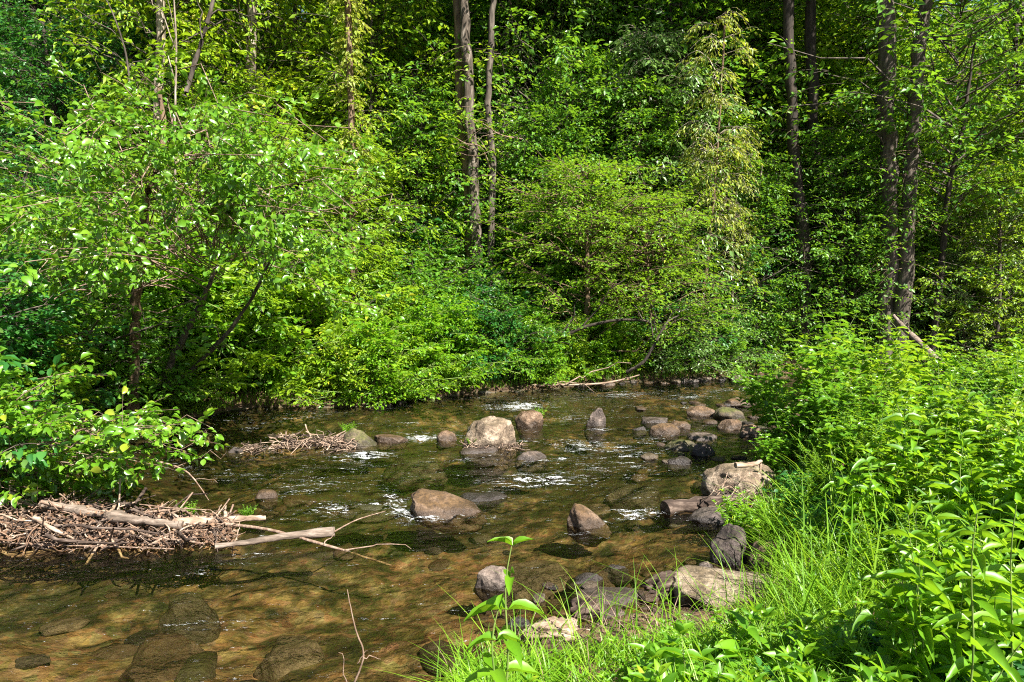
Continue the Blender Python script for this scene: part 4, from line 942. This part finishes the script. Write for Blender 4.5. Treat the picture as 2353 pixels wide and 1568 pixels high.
# tall ovate-leaved shrub beside the water
for i, (px, Y, s, sz, lab) in enumerate([
    (1900, 8.3, 1.35, 1.05, 'tallest stems of the leafy shrub, tip against the dark trunks'), (1845, 8.0, 1.15, .95, 'left flank of the leafy shrub hanging over the water'), (1830, 8.8, 1.2, .9, 'shrub leaves behind the left flank, by the round brown rock'),
    (1960, 7.9, 1.25, 1.0, 'leafy shrub just right of the tallest stems'), (1890, 7.2, 1.0, .85, 'shaded lower shrub above the black rock shadow'), (2030, 8.6, 1.3, .95, 'leafy shrub in front of the stoutest trunk'), (2010, 7.3, 1.05, .85, 'low leafy shrub in the middle of the right bank'), (1800, 7.7, .8, .8, 'dark low boughs of the shrub dipping to the water')]):
    herb('ovateL' if i in (3, 5) else 'ovate', (px - CX) / F * Y, Y, s, lab, 'shrub', name='leafy_shrub', sz=sz * .88)
rr = random.Random(5)
cnt = 0
def plants(kinds, pxr, Yr, n_, smin, smax, labelf, group, cond=None):
    n_ = int(n_)
    for i in range(n_):
        for _ in range(30):
            px = rr.uniform(*pxr); Y = rr.uniform(*Yr)
            x = (px - CX) / F * Y
            if cond is None or cond(px, Y, x): break
        if inside(np.array([x]), np.array([Y]))[0]: continue
        k = rr.choice(kinds); s = rr.uniform(smin, smax)
        herb(k, x, Y, s, labelf, group=group)
plants(['tall', 'tall2', 'ovateL', 'ovate'], (2060, 2500), (7.5, 10.5), 20, .62, .92, 'tall leafy weed at the back of the right bank, near the fallen log', 'tall weeds at the back of the right bank')
plants(['tall', 'tall2', 'ovate', 'ovateL'], (2080, 2500), (5.2, 7.5), 16, .55, .9, 'tall weed in the middle of the right bank, below the fallen log', 'tall weeds in the middle of the right bank')
plants(['tall2', 'broad', 'tall'], (2130, 2500), (3.6, 5.2), 15, .55, .8, 'leafy weed in the right foreground thicket', 'weeds in the right foreground')
plants(['feather'], (1930, 2120), (5.6, 7.2), 4, .75, 1.0, 'feathery yellow-green weed on the right bank', 'feathery yellow-green weeds')
plants(['feather', 'small', 'tall2'], (1830, 2080), (5.6, 6.8), 7, .45, .75, 'low fresh weed beside the large rounded tan boulder', 'low weeds by the tan boulder')
plants(['small', 'broad', 'feather'], (1930, 2200), (3.9, 5.4), 13, .5, .75, 'low leafy weed above the large flat slab', 'low weeds above the flat slab')
plants(['feather', 'tall2', 'small', 'broad'], (1880, 2180), (4.6, 6.2), 11, .55, .95, 'fresh yellow-green weed in the middle of the right bank, left of the tall weeds', 'fresh weeds left of the tall weeds')
plants(['small', 'broad'], (980, 1500), (2.15, 2.9), 22, .3, .6, 'low leafy weed around the foot of the tall foreground plant', 'low weeds around the tall foreground plant')
plants(['broad', 'small'], (1400, 2200), (2.4, 3.4), 46, .5, .85, 'broad-leaved weed in the foreground grass', 'broad-leaved weeds in the foreground')
plants(['tall', 'tall2', 'broad'], (2150, 2480), (2.3, 3.4), 9, .55, .75, 'large-leaved weed at the bottom right', 'large weeds at the bottom right')
p = G(1730, 1222, .1); herb('small', p[0], p[1], 1.0, 'bushy bright herb clump below the black log', name='herb_clump', z=.03)
p = G(1700, 1215, .1); herb('small', p[0], p[1], .8, 'smaller bright herb clump left of the bushy one', name='herb_clump', z=.03)
for px, py, s, lab in ((800, 985, .45, 'sprig of weed growing on the mossy midstream boulder'), (1240, 950, .5, 'thin weed on top of the round brown boulder'), (570, 1170, .3, 'tiny green sprig in the water right of the driftwood'), (430, 1170, .4, 'green sprig growing from the left driftwood heap'), (1085, 1010, .3, 'tiny sprig at the left of the pale dome')):
    p = G(px, py, .12); herb('small', p[0], p[1], s, lab, name='weed_sprig', z=.05)

# the tall plant in front
def feature_plant(px, pyb, pyt, Y, label, n_=6, leaf=.13, seed=1, asp=.42, nm='seedling'):
    A = D(px, pyb, Y); B = D(px + 28, pyt, Y); h = B[2] - A[2]
    rg = np.random.default_rng(seed); o = empty(nm, A, label, 'plant')
    t = np.linspace(0, 1, 9)[:, None]; pl = (B - A) * t + np.array([.015, 0, 0]) * np.sin(t * 6)
    mb = MB(); mb.add(*tubes(pl[None], np.linspace(.005, .0022, 9)[None], 7)); link('stem', mb.mesh('stem', [BM['stem']], True), o)
    q = np.linspace(.25, 1, n_)
    for i, tq in enumerate(q):
        for s in (0, 1):
            mb = MB(); c = (B - A) * tq; a = i * 1.45 + s * np.pi + rg.uniform(-.2, .2) + .35
            U = np.array([[math.cos(a), math.sin(a), .25 - .15 + (.6 if tq > .95 else 0)]]); L = leaf * (1 - .5 * max(0, tq - .55) / .45) * rg.uniform(.85, 1.1)
            leaves(mb, c[None], U, UP[None] * 1.0 + rg.normal(0, .15, (1, 3)), np.array([L]), np.array([L * asp]), 'lance')
            link('leaf', mb.mesh('leaf', [LM['herb']], True), o)
feature_plant(1150, 1640, 1255, 2.35, 'tall single-stemmed plant with broad paired leaves in front of the grey rock', 5, .155, 3, .40)
feature_plant(1120, 1680, 1400, 2.2, 'shorter broad-leaved plant at the foot of the tall one', 4, .14, 5, .36)
feature_plant(2220, 1640, 1180, 2.6, 'upright large-leaved plant at the lower right, left of its twin', 8, .17, 7, .33)
feature_plant(2310, 1640, 1160, 2.7, 'upright large-leaved plant near the right edge', 8, .18, 8, .33)

# ------------------------------------------------------------------ grass and undergrowth: stuff
def blades(mb, P, H, wdt, rg, lean=.5, m=0, k=5):
    n = len(P); az = rg.uniform(0, 2 * np.pi, n); d = np.stack([np.cos(az), np.sin(az), np.zeros(n)], 1); s = np.stack([-np.sin(az), np.cos(az), np.zeros(n)], 1)
    t = np.linspace(0, 1, k); ln = lean * rg.uniform(.2, 1.3, n)
    c = P[:, None] + UP * (H[:, None] * (t - .25 * ln[:, None] * t ** 2))[..., None] + d[:, None] * (H[:, None] * ln[:, None] * t ** 2)[..., None]
    w = wdt * (1 - t ** 1.5) * .5 + .0004
    L_ = c - s[:, None] * w[None, :, None]; R_ = c + s[:, None] * w[None, :, None]
    v = np.stack([L_, R_], 2).reshape(-1, 3); b = np.arange(n)[:, None] * k * 2 + np.arange(k - 1)[None] * 2
    f = np.stack([b, b + 1, b + 3, b + 2], -1).reshape(-1, 4); mb.add(v, f, m)
def scatter_ground(n_, pxr, Yr, rg, cond=None):
    Y = rg.uniform(Yr[0] ** 1, Yr[1], n_); px = rg.uniform(*pxr, n_); x = (px - CX) / F * Y
    z = height(x, Y); ok = z > .0
    if cond is not None: ok &= cond(x, Y)
    return np.stack([x, Y, z], 1)[ok]
rg = np.random.default_rng(91); mb = MB()
def dens(x, y): return fbm(x * 2.6, y * 2.6, 3, 1) > -.12
P = scatter_ground(15000, (980, 2500), (2.2, 3.8), rg, dens); blades(mb, P, rg.uniform(.04, .16, len(P)), .011, rg, 1.2)
for (n_c, pxr_, Yr_, hh0, hh1) in ((130, (1050, 2100), (2.2, 3.7), .12, .30), (60, (1780, 2300), (3.6, 6.5), .2, .42)):
    Cc = scatter_ground(n_c, pxr_, Yr_, rg); nb_ = 55
    P = np.repeat(Cc, nb_, 0) + rg.normal(0, .022, (len(Cc) * nb_, 3)) * [1, 1, 0]
    blades(mb, P, np.repeat(rg.uniform(hh0, hh1, len(Cc)), nb_) * rg.uniform(.6, 1.1, len(P)), .012, rg, 1.35, 0, 7)
P = scatter_ground(900, (1850, 2500), (3.6, 8.5), rg); blades(mb, P, rg.uniform(.4, .8, len(P)), .015, rg, 1.0, 0, 7)
P = scatter_ground(900, (980, 2500), (2.2, 5.5), rg); blades(mb, P, rg.uniform(.1, .3, len(P)), .006, rg, 1.5, 1, 6)
P = scatter_ground(7000, (1750, 2500), (3.4, 7.5), rg, dens); blades(mb, P, rg.uniform(.10, .30, len(P)), .009, rg, .9)
P = scatter_ground(900, (980, 2500), (2.2, 5), rg); blades(mb, P, rg.uniform(.25, .5, len(P)), .008, rg, 1.1, 0, 7)
tag(link('grass', mb.mesh('grass', [LM['grass'], BM['twig']])), 'bright green grass along the near bank and foreground', 'grass', kind='stuff')
mb = MB()
c0 = G(690, 930); P = np.stack([c0[0] + rg.normal(0, .55, 1500), c0[1] + .22 + rg.normal(0, .16, 1500), np.zeros(1500)], 1); P[:, 2] = height(P[:, 0], P[:, 1]); P = P[P[:, 2] > 0]
blades(mb, P, rg.uniform(.25, .5, len(P)), .014, rg, .9)
P = []
for i in range(4600):
    q = along(FARL[4:16], rg.random()); P.append([q[0] + rg.normal(0, .1), q[1] + abs(rg.normal(0, .4)) - .05, 0])
P = np.array(P); P[:, 2] = height(P[:, 0], P[:, 1]); P = P[P[:, 2] > .02]
blades(mb, P, rg.uniform(.08, .25, len(P)), .010, rg, .6)
tag(link('bank_grass', mb.mesh('bank_grass', [LM['grass']])), 'long bright grass tufts on the far waterline left of the lime shrubs', 'grass', kind='stuff')
def ground_cover(label, name, lm, pts_, seed, leaf=.06, h=.25, tpl='mid', per=5):
    rg = np.random.default_rng(seed); mb = MB(); n_ = len(pts_)
    P = np.repeat(pts_, per, 0) + rg.normal(0, .05, (n_ * per, 3)) * [1, 1, 0] + UP * (rg.random((n_ * per, 1)) ** .7 * h)
    az = rg.uniform(0, 6.28, len(P)); U = np.stack([np.cos(az), np.sin(az), rg.uniform(-.3, .5, len(P))], 1)
    leaves(mb, P, U, UP + rg.normal(0, .5, (len(P), 3)), leaf * rg.uniform(.6, 1.2, len(P)), leaf * .5, tpl)
    tag(link(name, mb.mesh(name, [LM[lm]])), label, 'ground cover', kind='stuff')
rg = np.random.default_rng(92)
ground_cover('low leafy ground cover between the weeds of the right bank', 'ground_cover', 'deep', scatter_ground(5000, (1800, 2600), (2.6, 10.5), rg, lambda x, y: (dist_line(x, y, NEARL) > .3) & (fbm(x * 1.5, y * 1.5, 3, 2) > -.1)), 5, .08, .22)
Pf = []
for i in range(16000):
    Y = rg.uniform(10, 26); px = rg.uniform(-200, 2550); Pf.append([(px - CX) / F * Y, Y, 0])
Pf = np.array(Pf); Pf[:, 2] = height(Pf[:, 0], Pf[:, 1]); Pf = Pf[(Pf[:, 2] > .12) & (dist_line(Pf[:, 0], Pf[:, 1], FARL) < dist_line(Pf[:, 0], Pf[:, 1], NEARL))]
ground_cover('low green ground cover on the floor of the far bank', 'forest_floor_cover', 'forest', Pf, 6, .10, .45, 'far', 4)
